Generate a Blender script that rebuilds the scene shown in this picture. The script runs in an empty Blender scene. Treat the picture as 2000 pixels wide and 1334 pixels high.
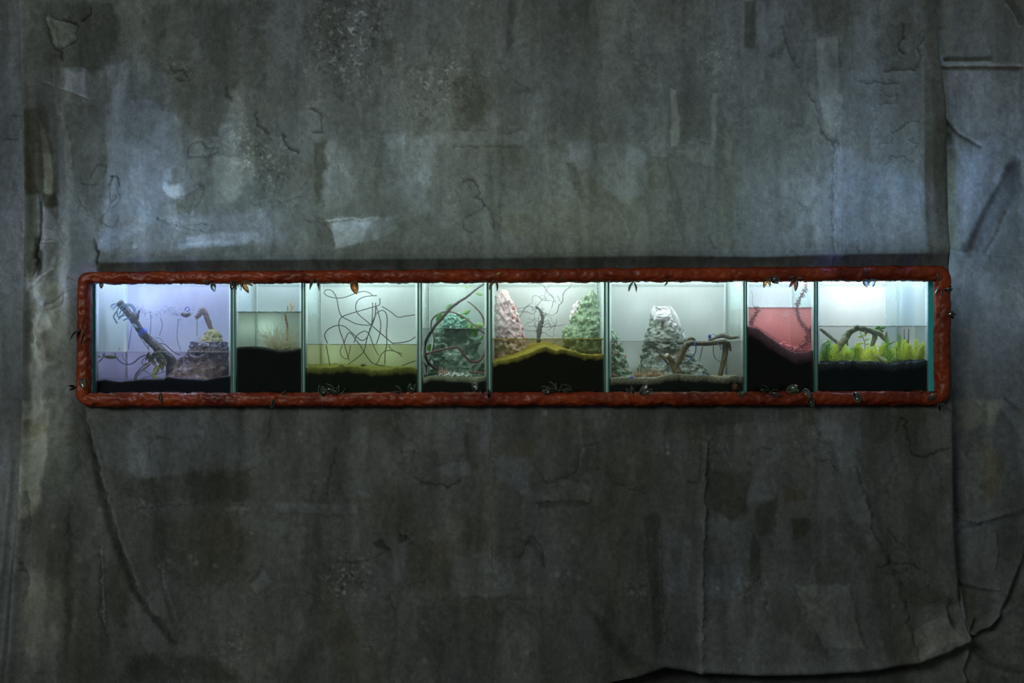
import bpy, math, random
import numpy as np
from mathutils import Vector, noise as mnoise

random.seed(7)
C = bpy.context.scene
COL = C.collection
# ------------------------------------------------------------------ camera, world, light, exposure
S = 0.002          # metres per photo pixel on the canvas plane (y = 0)
D = 5.0            # camera distance
ZC = 1.45          # camera height
def W(px, py, y=0.0):
    k = S * (D + y) / D
    return Vector(((px - 1000) * k, y, ZC + (667 - py) * k))

cam = bpy.data.objects.new('camera', bpy.data.cameras.new('camera'))
COL.objects.link(cam)
cam.location = (0, -D, ZC)
cam.rotation_euler = (math.pi / 2, 0, 0)
cam.data.sensor_width = 36
cam.data.lens = 36 * D / (2000 * S)
cam.data.clip_start = 0.05
C.camera = cam

wd = bpy.data.worlds.new('world'); C.world = wd; wd.use_nodes = True
wd.node_tree.nodes['Background'].inputs[0].default_value = (0.94, 1.0, 0.97, 1)
wd.node_tree.nodes['Background'].inputs[1].default_value = 0.15

def light(name, kind, loc, power, col, rot=(0, 0, 0), **k):
    d = bpy.data.lights.new(name, kind); d.energy = power; d.color = col
    for a, v in k.items(): setattr(d, a, v)
    o = bpy.data.objects.new(name, d); COL.objects.link(o)
    o.location = loc; o.rotation_euler = rot
    return o
# gallery lamp: a broad dim soft light high up in the room, behind and above the viewer
_g = light('gallery_lamp', 'AREA', (-3.2, -5.2, 3.6), 165.0, (0.97, 1.0, 0.93), shape='RECTANGLE', size=3.0, size_y=1.6)
_g.rotation_euler = (Vector((.3, 0, 1.3)) - _g.location).to_track_quat('-Z', 'Y').to_euler()
# lamps over the tanks: (photo column, power, colour, radius, depth)
LAMPS = [
    (225, 0.7, (0.36, 0.40, 1.0), .03, .14), (320, 0.9, (0.48, 0.50, 1.0), .03, .15), (410, 0.95, (0.60, 0.61, 1.0), .03, .13),
    (525, 0.95, (0.82, 0.93, 1.0), .03, .15),
    (640, 0.65, (0.86, 0.97, 1.0), .03, .15), (715, 0.8, (0.92, 0.98, 1.0), .03, .22), (785, 0.6, (0.88, 0.97, 0.98), .03, .15),
    (888, 1.2, (0.88, 1.0, 0.99), .03, .14),
    (1010, 0.75, (0.92, 1.0, 0.96), .03, .14), (1075, 0.75, (0.98, 0.98, 1.0), .03, .26), (1135, 0.75, (0.92, 1.0, 0.96), .03, .14),
    (1225, 0.85, (0.92, 0.98, 0.98), .03, .14), (1310, 0.95, (0.94, 0.98, 1.0), .03, .14), (1400, 0.85, (0.92, 0.98, 0.97), .03, .16),
    (1500, 0.7, (0.88, 0.94, 1.0), .03, .14), (1555, 1.1, (0.74, 0.86, 1.0), .03, .16),
    (1660, .62, (0.90, 0.94, 1.0), .03, .14), (1755, .7, (0.78, 0.87, 1.0), .03, .16),
]
# lamps behind the frosted back panels, the low ones added as fill: (column, row, power, colour)
REAR = [(300, 586, 4.5, (.78, .86, 1.0)), (235, 592, .35, (.55, .68, 1.0)), (710, 585, .75, (.95, .95, 1.0)), (892, 575, .35, (.9, 1.0, .98)), (1070, 600, .8, (1.0, .95, 1.0)), (1245, 600, .5, (.9, .95, 1.0)), (1360, 600, .45, (.92, .97, .97)), (1565, 580, .5, (.7, .85, 1.0)), (1640, 578, 2.2, (1.0, .95, .86)), (1705, 578, 2.2, (1.0, .95, .86)), (1492, 615, 1.0, (1., .92, .90)), (1555, 635, 1.0, (1., .92, .90)), (525, 640, 1.0, (.95, 1.0, .9)), (240, 705, .8, (1.0, .80, .95)), (330, 700, .6, (1.0, .82, .95)), (1310, 700, .5, (.95, 1.0, .95)), (1225, 700, .35, (.95, 1.0, .95)), (655, 690, .8, (1.0, 1.0, .9)), (760, 690, .8, (1.0, 1.0, .9)), (888, 690, .7, (.9, 1.0, .92)), (840, 690, .4, (.9, 1.0, .92)), (1700, 680, .5, (.95, 1.0, .95))]
for px, py, pw, col in REAR:
    light('rear_light', 'POINT', W(px, py, .49), pw * 1.5, col, shadow_soft_size=.03)
for px, pw, col, rad, dep in LAMPS:
    light('tank_lamp', 'SPOT', W(px, 512, dep), pw * 1.9, col, shadow_soft_size=rad, spot_size=math.radians(174), spot_blend=.12)
# lamps behind the canvas above the tanks, whose glow comes through the cloth
for px, pw, col, dep in [(300, 4.3, (.50, .68, 1.0), .42), (470, 1.7, (.66, .90, 1.0), .42), (690, 1.6, (.80, 1.0, .93), .42), (920, 1.15, (.84, 1.0, .84), .42),
                         (1140, 1.05, (.86, 1.0, .84), .42), (1330, 1.6, (.78, 1.0, .90), .42), (1530, 2.7, (.62, .82, 1.0), .42), (1700, 4.6, (.44, .66, 1.0), .42), (1830, 2.0, (.42, .6, 1.0), .42)]:
    light('back_lamp', 'POINT', W(px, 440, dep), pw * 2.6, col, shadow_soft_size=.06)

# lamplight leaking round the ends of the beam, and added blue lights tinting the top rail
light('leak_lamp', 'POINT', W(92, 640, .22), .75, (.80, 1.0, .92), shadow_soft_size=.05)
light('leak_lamp', 'POINT', W(75, 900, .22), .35, (.85, 1.0, .95), shadow_soft_size=.05)
light('leak_lamp', 'POINT', W(1925, 620, .25), .5, (.75, .85, 1.0), shadow_soft_size=.05)
for px_, pw_ in ((1622, .05), (1700, .028), (1780, .022), (270, .022), (370, .02)):
    light('blue_tint_light', 'POINT', W(px_, 514, -.06), pw_, (.22, .26, 1.0), shadow_soft_size=.012)

C.view_settings.view_transform = 'Standard'
C.view_settings.look = 'None'
C.view_settings.gamma = 1
C.view_settings.use_curve_mapping = False
C.view_settings.exposure = 0.0
try:
    C.cycles.use_denoising = True
    C.cycles.transparent_max_bounces = 48
    C.cycles.max_bounces = 14
    C.cycles.volume_bounces = 1
    C.cycles.caustics_refractive = False
    C.cycles.caustics_reflective = False
except Exception: pass

# ------------------------------------------------------------------ helpers
def mesh(name, verts, faces, smooth=True):
    me = bpy.data.meshes.new(name)
    me.from_pydata([tuple(v) for v in verts], [], faces)
    if smooth: me.polygons.foreach_set('use_smooth', [True] * len(me.polygons))
    me.update()
    return me
def obj(name, vf, mat, parent=None, smooth=True, base=None):
    """one mesh object; its origin goes to the base of its shape"""
    v, f = vf
    v = [Vector(p) for p in v]
    if parent is not None: base = parent.location
    elif base is None:
        lo = [min(p[i] for p in v) for i in range(3)]; hi = [max(p[i] for p in v) for i in range(3)]
        base = Vector(((lo[0] + hi[0]) / 2, (lo[1] + hi[1]) / 2, lo[2]))
    base = Vector(base)
    o = bpy.data.objects.new(name, mesh(name, [p - base for p in v], f, smooth))
    COL.objects.link(o)
    if mat: o.data.materials.append(mat)
    if parent is not None: o.parent = parent
    else: o.location = base
    return o
def sub(name, vf, mat, part, root, smooth=True):
    """a sub-part: child of a part whose origin sits at the root"""
    v, f = vf
    o = bpy.data.objects.new(name, mesh(name, [Vector(p) - root.location for p in v], f, smooth))
    COL.objects.link(o)
    if mat: o.data.materials.append(mat)
    o.parent = part
    return o
def tag(o, label, cat=None, group=None, kind=None):
    if label: o['label'] = label
    if cat: o['category'] = cat
    if group: o['group'] = group
    if kind: o['kind'] = kind
    return o
def thing(name, loc, label, cat, group=None):
    o = bpy.data.objects.new(name, None); COL.objects.link(o); o.location = loc
    o.empty_display_size = .02
    return tag(o, label, cat, group)
def join(*parts):
    V, F = [], []
    for v, f in parts:
        n = len(V); V += list(v); F += [tuple(i + n for i in q) for q in f]
    return V, F
def box(a, b):
    (x0, y0, z0), (x1, y1, z1) = a, b
    v = [(x0, y0, z0), (x1, y0, z0), (x1, y1, z0), (x0, y1, z0), (x0, y0, z1), (x1, y0, z1), (x1, y1, z1), (x0, y1, z1)]
    return v, [(0, 3, 2, 1), (4, 5, 6, 7), (0, 1, 5, 4), (1, 2, 6, 5), (2, 3, 7, 6), (3, 0, 4, 7)]
def cat_rom(P, step):
    P = [Vector(p) for p in P]
    if len(P) == 2:
        n = max(2, int((P[1] - P[0]).length / step)); return [P[0].lerp(P[1], i / n) for i in range(n + 1)]
    Q = [P[0] * 2 - P[1]] + P + [P[-1] * 2 - P[-2]]
    out = []
    for i in range(1, len(Q) - 2):
        a, b, c, d = Q[i - 1:i + 3]
        n = max(1, int((c - b).length / step))
        for k in range(n):
            t = k / n
            out.append(.5 * ((2 * b) + (c - a) * t + (2 * a - 5 * b + 4 * c - d) * t * t + (3 * b - a - 3 * c + d) * t ** 3))
    out.append(P[-1])
    return out
def tube(P, R, seg=8, step=.0036, rough=0.0, nscale=40, smooth=True, flat=1.0):
    """a round limb through P; R one radius or one per point"""
    n0 = len(P)
    Rs = R if isinstance(R, (list, tuple)) else [R] * n0
    L = [0.0]
    PV = [Vector(p) for p in P]
    for i in range(1, n0): L.append(L[-1] + (PV[i] - PV[i - 1]).length)
    Q = cat_rom(PV, step) if smooth else PV
    ql = [0.0]
    for i in range(1, len(Q)): ql.append(ql[-1] + (Q[i] - Q[i - 1]).length)
    k = L[-1] / max(ql[-1], 1e-9)
    rr = np.interp([q * k for q in ql], L, Rs)
    V, F = [], []
    t = (Q[1] - Q[0]).normalized()
    up = Vector((0, 1, 0)) if abs(t.y) < .9 else Vector((1, 0, 0))
    nrm = (up - t * up.dot(t)).normalized()
    for i, q in enumerate(Q):
        t2 = (Q[min(i + 1, len(Q) - 1)] - Q[max(i - 1, 0)])
        if t2.length > 1e-9: t = t2.normalized()
        nrm = (nrm - t * nrm.dot(t))
        nrm = nrm.normalized() if nrm.length > 1e-6 else t.orthogonal().normalized()
        bn = t.cross(nrm)
        for s in range(seg):
            a = 2 * math.pi * s / seg
            d = nrm * math.cos(a) * flat + bn * math.sin(a)
            r = rr[i]
            if rough:
                p = q + d * r
                r *= 1 + rough * mnoise.noise(Vector((p.x * nscale, p.y * nscale, p.z * nscale))) + rough * .5 * mnoise.noise(Vector((p.x * nscale * 3, p.y * nscale * 3, p.z * nscale * 3)))
            V.append(q + d * r)
    m = len(Q)
    for i in range(m - 1):
        for s in range(seg):
            a, b = i * seg + s, i * seg + (s + 1) % seg
            F.append((a, b, b + seg, a + seg))
    F.append(tuple(range(seg - 1, -1, -1))); F.append(tuple(range((m - 1) * seg, m * seg)))
    return V, F
def blade(base, tip, w, bend=0.0, n=6, side=None, thick=.0006, fold=.22, sharp=1.05):
    """a leaf with a folded midrib: two-sided sheet with thickness"""
    base, tip = Vector(base), Vector(tip)
    t = tip - base; L = t.length; t = t / L
    sd = Vector(side) if side else Vector((0, 1, 0)).cross(t)
    if sd.length < 1e-4: sd = Vector((1, 0, 0))
    sd = (sd - t * sd.dot(t)).normalized(); nn = t.cross(sd)
    V, F = [], []
    for lay in (0, 1):
        for i in range(n + 1):
            u = i / n
            ww = w * (math.sin(math.pi * min(1, .06 + u * .94)) ** sharp)
            c = base + t * (L * u) + nn * (bend * L * math.sin(math.pi * u)) + nn * (thick * (.5 - lay))
            V += [c - sd * ww * .5 + nn * fold * ww * .5, c, c + sd * ww * .5 + nn * fold * ww * .5]
    m = 3 * (n + 1)
    for i in range(n):
        for k in (0, 1):
            a = i * 3 + k
            F.append((a, a + 1, a + 4, a + 3)); F.append((m + a, m + a + 3, m + a + 4, m + a + 1))
        for k in (0, 2):
            a = i * 3 + k
            F.append((a, a + 3, m + a + 3, m + a) if k == 0 else (a, m + a, m + a + 3, a + 3))
    return V, F
def ico(c, r, sub_=1, amp=0.0, sq=(1, 1, 1), seed=0):
    t = (1 + 5 ** .5) / 2
    v = [Vector(p).normalized() for p in [(-1, t, 0), (1, t, 0), (-1, -t, 0), (1, -t, 0), (0, -1, t), (0, 1, t), (0, -1, -t), (0, 1, -t), (t, 0, -1), (t, 0, 1), (-t, 0, -1), (-t, 0, 1)]]
    f = [(0, 11, 5), (0, 5, 1), (0, 1, 7), (0, 7, 10), (0, 10, 11), (1, 5, 9), (5, 11, 4), (11, 10, 2), (10, 7, 6), (7, 1, 8), (3, 9, 4), (3, 4, 2), (3, 2, 6), (3, 6, 8), (3, 8, 9), (4, 9, 5), (2, 4, 11), (6, 2, 10), (8, 6, 7), (9, 8, 1)]
    for _ in range(sub_):
        cache = {}; nf = []
        def mid(a, b):
            k = (min(a, b), max(a, b))
            if k not in cache: cache[k] = len(v); v.append(((v[a] + v[b]) / 2).normalized())
            return cache[k]
        for a, b, cc in f:
            x, y, z = mid(a, b), mid(b, cc), mid(cc, a)
            nf += [(a, x, z), (b, y, x), (cc, z, y), (x, y, z)]
        f = nf
    c = Vector(c); out = []
    for p in v:
        k = 1 + (amp * mnoise.noise(p * 1.7 + Vector((seed * 3.1, seed * 1.7, seed))) if amp else 0)
        out.append(c + Vector((p.x * sq[0], p.y * sq[1], p.z * sq[2])) * r * k)
    return out, f

# ------------------------------------------------------------------ materials
class NT:
    def __init__(s, name):
        s.m = bpy.data.materials.new(name); s.m.use_nodes = True
        s.t = s.m.node_tree; s.t.nodes.clear()
        s.out = s.n('ShaderNodeOutputMaterial')
    def n(s, typ, **k):
        x = s.t.nodes.new(typ)
        for a, v in k.items():
            if a.startswith('i_'): x.inputs[a[2:].replace('_', ' ')].default_value = v
            else: setattr(x, a, v)
        return x
    def l(s, a, b): s.t.links.new(a, b)
def c4(c): return (c[0], c[1], c[2], 1)
def noise_col(T, c1, c2, scale, detail=4, rough=.6, lo=.35, hi=.65, coord='Object', stretch=None, dist=0.0):
    tc = T.n('ShaderNodeTexCoord'); src = tc.outputs[coord]
    if stretch:
        mp = T.n('ShaderNodeMapping'); mp.inputs['Scale'].default_value = stretch; T.l(src, mp.inputs[0]); src = mp.outputs[0]
    nz = T.n('ShaderNodeTexNoise'); nz.inputs['Scale'].default_value = scale; nz.inputs['Detail'].default_value = detail; nz.inputs['Roughness'].default_value = rough
    nz.inputs['Distortion'].default_value = dist
    T.l(src, nz.inputs['Vector'])
    r = T.n('ShaderNodeValToRGB')
    r.color_ramp.elements[0].position = lo; r.color_ramp.elements[0].color = c4(c1)
    r.color_ramp.elements[1].position = hi; r.color_ramp.elements[1].color = c4(c2)
    T.l(nz.outputs['Fac'], r.inputs[0])
    return r.outputs[0], nz.outputs['Fac'], src
def surf(name, c1, c2=None, scale=30, rough=.6, bump=.0, bscale=None, lo=.35, hi=.65, spec=.5, trans=0.0, stretch=None, coat=0.0, c3=None, sc3=90, dist=0.0, metal=0.0):
    T = NT(name)
    p = T.n('ShaderNodeBsdfPrincipled')
    p.inputs['Roughness'].default_value = rough
    p.inputs['Specular IOR Level'].default_value = spec
    p.inputs['Coat Weight'].default_value = coat
    p.inputs['Metallic'].default_value = metal
    if c2 is None: c2 = tuple(x * .8 for x in c1)
    scale *= 2.4; sc3 *= 2.2
    col, fac, src = noise_col(T, c1, c2, scale, detail=6, lo=lo, hi=hi, stretch=stretch, dist=dist)
    if c3:
        col3, fac3, _ = noise_col(T, (0, 0, 0), (1, 1, 1), sc3, lo=.56, hi=.66)
        mx = T.n('ShaderNodeMix', data_type='RGBA'); T.l(col3, mx.inputs[0]); T.l(col, mx.inputs[6]); mx.inputs[7].default_value = c4(c3); col = mx.outputs[2]
    T.l(col, p.inputs['Base Color'])
    if bump:
        nz = T.n('ShaderNodeTexNoise'); nz.inputs['Scale'].default_value = (bscale * 2.0 if bscale else scale * 2); nz.inputs['Detail'].default_value = 5
        T.l(src, nz.inputs['Vector'])
        b = T.n('ShaderNodeBump'); b.inputs['Strength'].default_value = bump; b.inputs['Distance'].default_value = .004
        T.l(nz.outputs['Fac'], b.inputs['Height']); T.l(b.outputs[0], p.inputs['Normal'])
    if trans:
        tr = T.n('ShaderNodeBsdfTranslucent'); T.l(col, tr.inputs[0])
        m = T.n('ShaderNodeMixShader'); m.inputs[0].default_value = trans
        T.l(p.outputs[0], m.inputs[1]); T.l(tr.outputs[0], m.inputs[2]); T.l(m.outputs[0], T.out.inputs[0])
    else: T.l(p.outputs[0], T.out.inputs[0])
    return T.m
def glass_thin(name, tint=(.93, .98, .96), refl=.06, rough=.02):
    """window-glass that lets light straight through and mirrors a little"""
    T = NT(name)
    t = T.n('ShaderNodeBsdfTransparent'); t.inputs[0].default_value = c4(tint)
    g = T.n('ShaderNodeBsdfGlossy'); g.inputs['Roughness'].default_value = rough
    fr = T.n('ShaderNodeFresnel'); fr.inputs['IOR'].default_value = 1.25
    m = T.n('ShaderNodeMixShader'); T.l(fr.outputs[0], m.inputs[0]); T.l(t.outputs[0], m.inputs[1]); T.l(g.outputs[0], m.inputs[2])
    T.l(m.outputs[0], T.out.inputs[0])
    return T.m
def hazy_glass(name, haze):
    T = NT(name)
    t = T.n('ShaderNodeBsdfTransparent'); t.inputs[0].default_value = (.94, .98, .965, 1)
    d = T.n('ShaderNodeBsdfDiffuse'); d.inputs[0].default_value = (.60, .655, .645, 1)  # diffuse haze stands in for grazing reflections on the glass
    tr = T.n('ShaderNodeBsdfTranslucent'); tr.inputs[0].default_value = (.64, .70, .69, 1)
    a = T.n('ShaderNodeMixShader'); a.inputs[0].default_value = .4; T.l(d.outputs[0], a.inputs[1]); T.l(tr.outputs[0], a.inputs[2])
    m = T.n('ShaderNodeMixShader'); m.inputs[0].default_value = haze; T.l(t.outputs[0], m.inputs[1]); T.l(a.outputs[0], m.inputs[2])
    T.l(m.outputs[0], T.out.inputs[0])
    return T.m
def fog_glass(name, amount, z_top, z_low, scale=40, streak=(1, 1, .25), tint=(.96, .99, .98)):
    """front pane with condensation: thicker towards the rim, broken by runs"""
    T = NT(name)
    t = T.n('ShaderNodeBsdfTransparent'); t.inputs[0].default_value = c4(tint)
    tr = T.n('ShaderNodeBsdfTranslucent'); tr.inputs[0].default_value = (.9, .93, .93, 1)
    g = T.n('ShaderNodeBsdfGlossy'); g.inputs['Roughness'].default_value = .05
    geo = T.n('ShaderNodeNewGeometry'); sp = T.n('ShaderNodeSeparateXYZ'); T.l(geo.outputs['Position'], sp.inputs[0])
    mr = T.n('ShaderNodeMapRange'); mr.inputs[1].default_value = z_low; mr.inputs[2].default_value = z_top; mr.inputs[3].default_value = .12; mr.inputs[4].default_value = 1.0
    T.l(sp.outputs[2], mr.inputs[0])
    mp = T.n('ShaderNodeMapping'); mp.inputs['Scale'].default_value = streak; T.l(geo.outputs['Position'], mp.inputs[0])
    nz = T.n('ShaderNodeTexNoise'); nz.inputs['Scale'].default_value = scale; nz.inputs['Detail'].default_value = 6; nz.inputs['Roughness'].default_value = .7
    T.l(mp.outputs[0], nz.inputs['Vector'])
    mr2 = T.n('ShaderNodeMapRange'); mr2.inputs[1].default_value = .32; mr2.inputs[2].default_value = .68; mr2.inputs[3].default_value = .35; mr2.inputs[4].default_value = 1.0
    T.l(nz.outputs['Fac'], mr2.inputs[0])
    mu = T.n('ShaderNodeMath', operation='MULTIPLY'); T.l(mr.outputs[0], mu.inputs[0]); T.l(mr2.outputs[0], mu.inputs[1])
    mu2 = T.n('ShaderNodeMath', operation='MULTIPLY'); T.l(mu.outputs[0], mu2.inputs[0]); mu2.inputs[1].default_value = amount
    m = T.n('ShaderNodeMixShader'); T.l(mu2.outputs[0], m.inputs[0]); T.l(t.outputs[0], m.inputs[1]); T.l(tr.outputs[0], m.inputs[2])
    fr = T.n('ShaderNodeFresnel'); fr.inputs['IOR'].default_value = 1.1
    m2 = T.n('ShaderNodeMixShader'); T.l(fr.outputs[0], m2.inputs[0]); T.l(m.outputs[0], m2.inputs[1]); T.l(g.outputs[0], m2.inputs[2])
    T.l(m2.outputs[0], T.out.inputs[0])
    return T.m
def water_mat(name, absorb, ad, scatter=(1, 1, 1), sd=0.0, aniso=.2):
    T = NT(name)
    t = T.n('ShaderNodeBsdfTransparent')
    g = T.n('ShaderNodeBsdfGlossy'); g.inputs['Roughness'].default_value = .03
    fr = T.n('ShaderNodeFresnel'); fr.inputs['IOR'].default_value = 1.2
    m = T.n('ShaderNodeMixShader'); T.l(fr.outputs[0], m.inputs[0]); T.l(t.outputs[0], m.inputs[1]); T.l(g.outputs[0], m.inputs[2])
    T.l(m.outputs[0], T.out.inputs[0])
    a = T.n('ShaderNodeVolumeAbsorption'); a.inputs[0].default_value = c4(absorb); a.inputs[1].default_value = ad
    if sd:
        s_ = T.n('ShaderNodeVolumeScatter'); s_.inputs[0].default_value = c4(scatter); s_.inputs[1].default_value = sd; s_.inputs['Anisotropy'].default_value = aniso
        ad_ = T.n('ShaderNodeAddShader'); T.l(a.outputs[0], ad_.inputs[0]); T.l(s_.outputs[0], ad_.inputs[1]); T.l(ad_.outputs[0], T.out.inputs[1])
    else: T.l(a.outputs[0], T.out.inputs[1])
    return T.m
def soil_mat(name, top, deep, speck, scale=160, bump=.6, mid=.45, spec=.06):
    """light surface layer over dark bed; 'layer' is 0 at the surface and 1 below"""
    T = NT(name)
    p = T.n('ShaderNodeBsdfPrincipled'); p.inputs['Roughness'].default_value = .85; p.inputs['Specular IOR Level'].default_value = spec
    at = T.n('ShaderNodeAttribute'); at.attribute_name = 'layer'
    col, fac, src = noise_col(T, tuple(x * .55 for x in top), speck, scale, lo=.3, hi=.7)
    nz = T.n('ShaderNodeTexNoise'); nz.inputs['Scale'].default_value = 25; nz.inputs['Detail'].default_value = 5; T.l(src, nz.inputs['Vector'])
    ma = T.n('ShaderNodeMath', operation='MULTIPLY_ADD'); T.l(nz.outputs['Fac'], ma.inputs[0]); ma.inputs[1].default_value = .5; T.l(at.outputs['Fac'], ma.inputs[2])
    mr = T.n('ShaderNodeMapRange'); mr.inputs[1].default_value = .25; mr.inputs[2].default_value = mid + .55; T.l(ma.outputs[0], mr.inputs[0])
    mx = T.n('ShaderNodeMix', data_type='RGBA'); T.l(mr.outputs[0], mx.inputs[0]); T.l(col, mx.inputs[6]); mx.inputs[7].default_value = c4(deep)  # deep tone also paints the shade of the front face
    T.l(mx.outputs[2], p.inputs['Base Color'])
    b = T.n('ShaderNodeBump'); b.inputs['Strength'].default_value = bump; b.inputs['Distance'].default_value = .004
    T.l(fac, b.inputs['Height']); T.l(b.outputs[0], p.inputs['Normal'])
    T.l(p.outputs[0], T.out.inputs[0])
    return T.m
def clear_glass(name, col=(1, 1, 1), rough=.02, mixd=None, solid=.18):
    """small glass ornaments: see-through body, strong mirror rim, a little body colour"""
    T = NT(name)
    t = T.n('ShaderNodeBsdfTransparent'); t.inputs[0].default_value = c4(col)
    g = T.n('ShaderNodeBsdfGlossy'); g.inputs['Roughness'].default_value = .06
    lw = T.n('ShaderNodeLayerWeight'); lw.inputs[0].default_value = .35
    m = T.n('ShaderNodeMixShader'); T.l(lw.outputs['Fresnel'], m.inputs[0]); T.l(t.outputs[0], m.inputs[1]); T.l(g.outputs[0], m.inputs[2])
    d = T.n('ShaderNodeBsdfPrincipled'); d.inputs['Base Color'].default_value = c4(mixd or (.05, .06, .05)); d.inputs['Roughness'].default_value = .12
    m2 = T.n('ShaderNodeMixShader'); m2.inputs[0].default_value = solid
    T.l(m.outputs[0], m2.inputs[1]); T.l(d.outputs[0], m2.inputs[2]); T.l(m2.outputs[0], T.out.inputs[0])
    return T.m

# ------------------------------------------------------------------ the painted canvas wall
RNG = np.random.default_rng(11)
TAB = RNG.random((12, 256, 256)).astype(np.float32)
def vn(x, y, k):
    xi = np.floor(x).astype(np.int32); yi = np.floor(y).astype(np.int32)
    fx = (x - xi).astype(np.float32); fy = (y - yi).astype(np.float32)
    fx = fx * fx * (3 - 2 * fx); fy = fy * fy * (3 - 2 * fy)
    t = TAB[k % 12]; a = xi & 255; b = (xi + 1) & 255; c = yi & 255; d = (yi + 1) & 255
    return (t[c, a] * (1 - fx) + t[c, b] * fx) * (1 - fy) + (t[d, a] * (1 - fx) + t[d, b] * fx) * fy
def fbm(x, y, k, o=5, g=.5):
    s = 0; am = 1.0; tot = 0
    for i in range(o):
        s = s + am * vn(x * 2 ** i + 17.3 * i + 5.1 * k, y * 2 ** i + 9.7 * i + 3.7 * k, k + i); tot += am; am *= g
    return s / tot - .5
def sst(a, b, x):
    t = np.clip((x - a) / (b - a), 0, 1); return t * t * (3 - 2 * t)
def pdist(X, Y, pts, closed=False):
    d = np.full(X.shape, 1e9, np.float32)
    P = list(pts) + ([pts[0]] if closed else [])
    for (ax, ay), (bx, by) in zip(P[:-1], P[1:]):
        vx, vy = bx - ax, by - ay; l2 = vx * vx + vy * vy + 1e-9
        t = np.clip(((X - ax) * vx + (Y - ay) * vy) / l2, 0, 1)
        d = np.minimum(d, (X - ax - t * vx) ** 2 + (Y - ay - t * vy) ** 2)
    return np.sqrt(d)
def inside(X, Y, pts):
    r = np.zeros(X.shape, bool); n = len(pts)
    for i in range(n):
        (ax, ay), (bx, by) = pts[i], pts[(i + 1) % n]
        if ay == by: continue
        c = ((ay > Y) != (by > Y)) & (X < (bx - ax) * (Y - ay) / (by - ay) + ax)
        r ^= c
    return r
def ka(pts): return [(x / 2.517, y / 2.517) for x, y in pts]
def kb(pts): return [(650 + x / 2.517, y / 2.517) for x, y in pts]
def kc(pts): return [(1300 + x / 2.517, y / 2.517) for x, y in pts]
def kd(pts): return [(x / 2.41, 780 + y / 2.41) for x, y in pts]
def ke(pts): return [(650 + x / 2.41, 780 + y / 2.41) for x, y in pts]
def kf(pts): return [(1300 + x / 2.41, 780 + y / 2.41) for x, y in pts]

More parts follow.
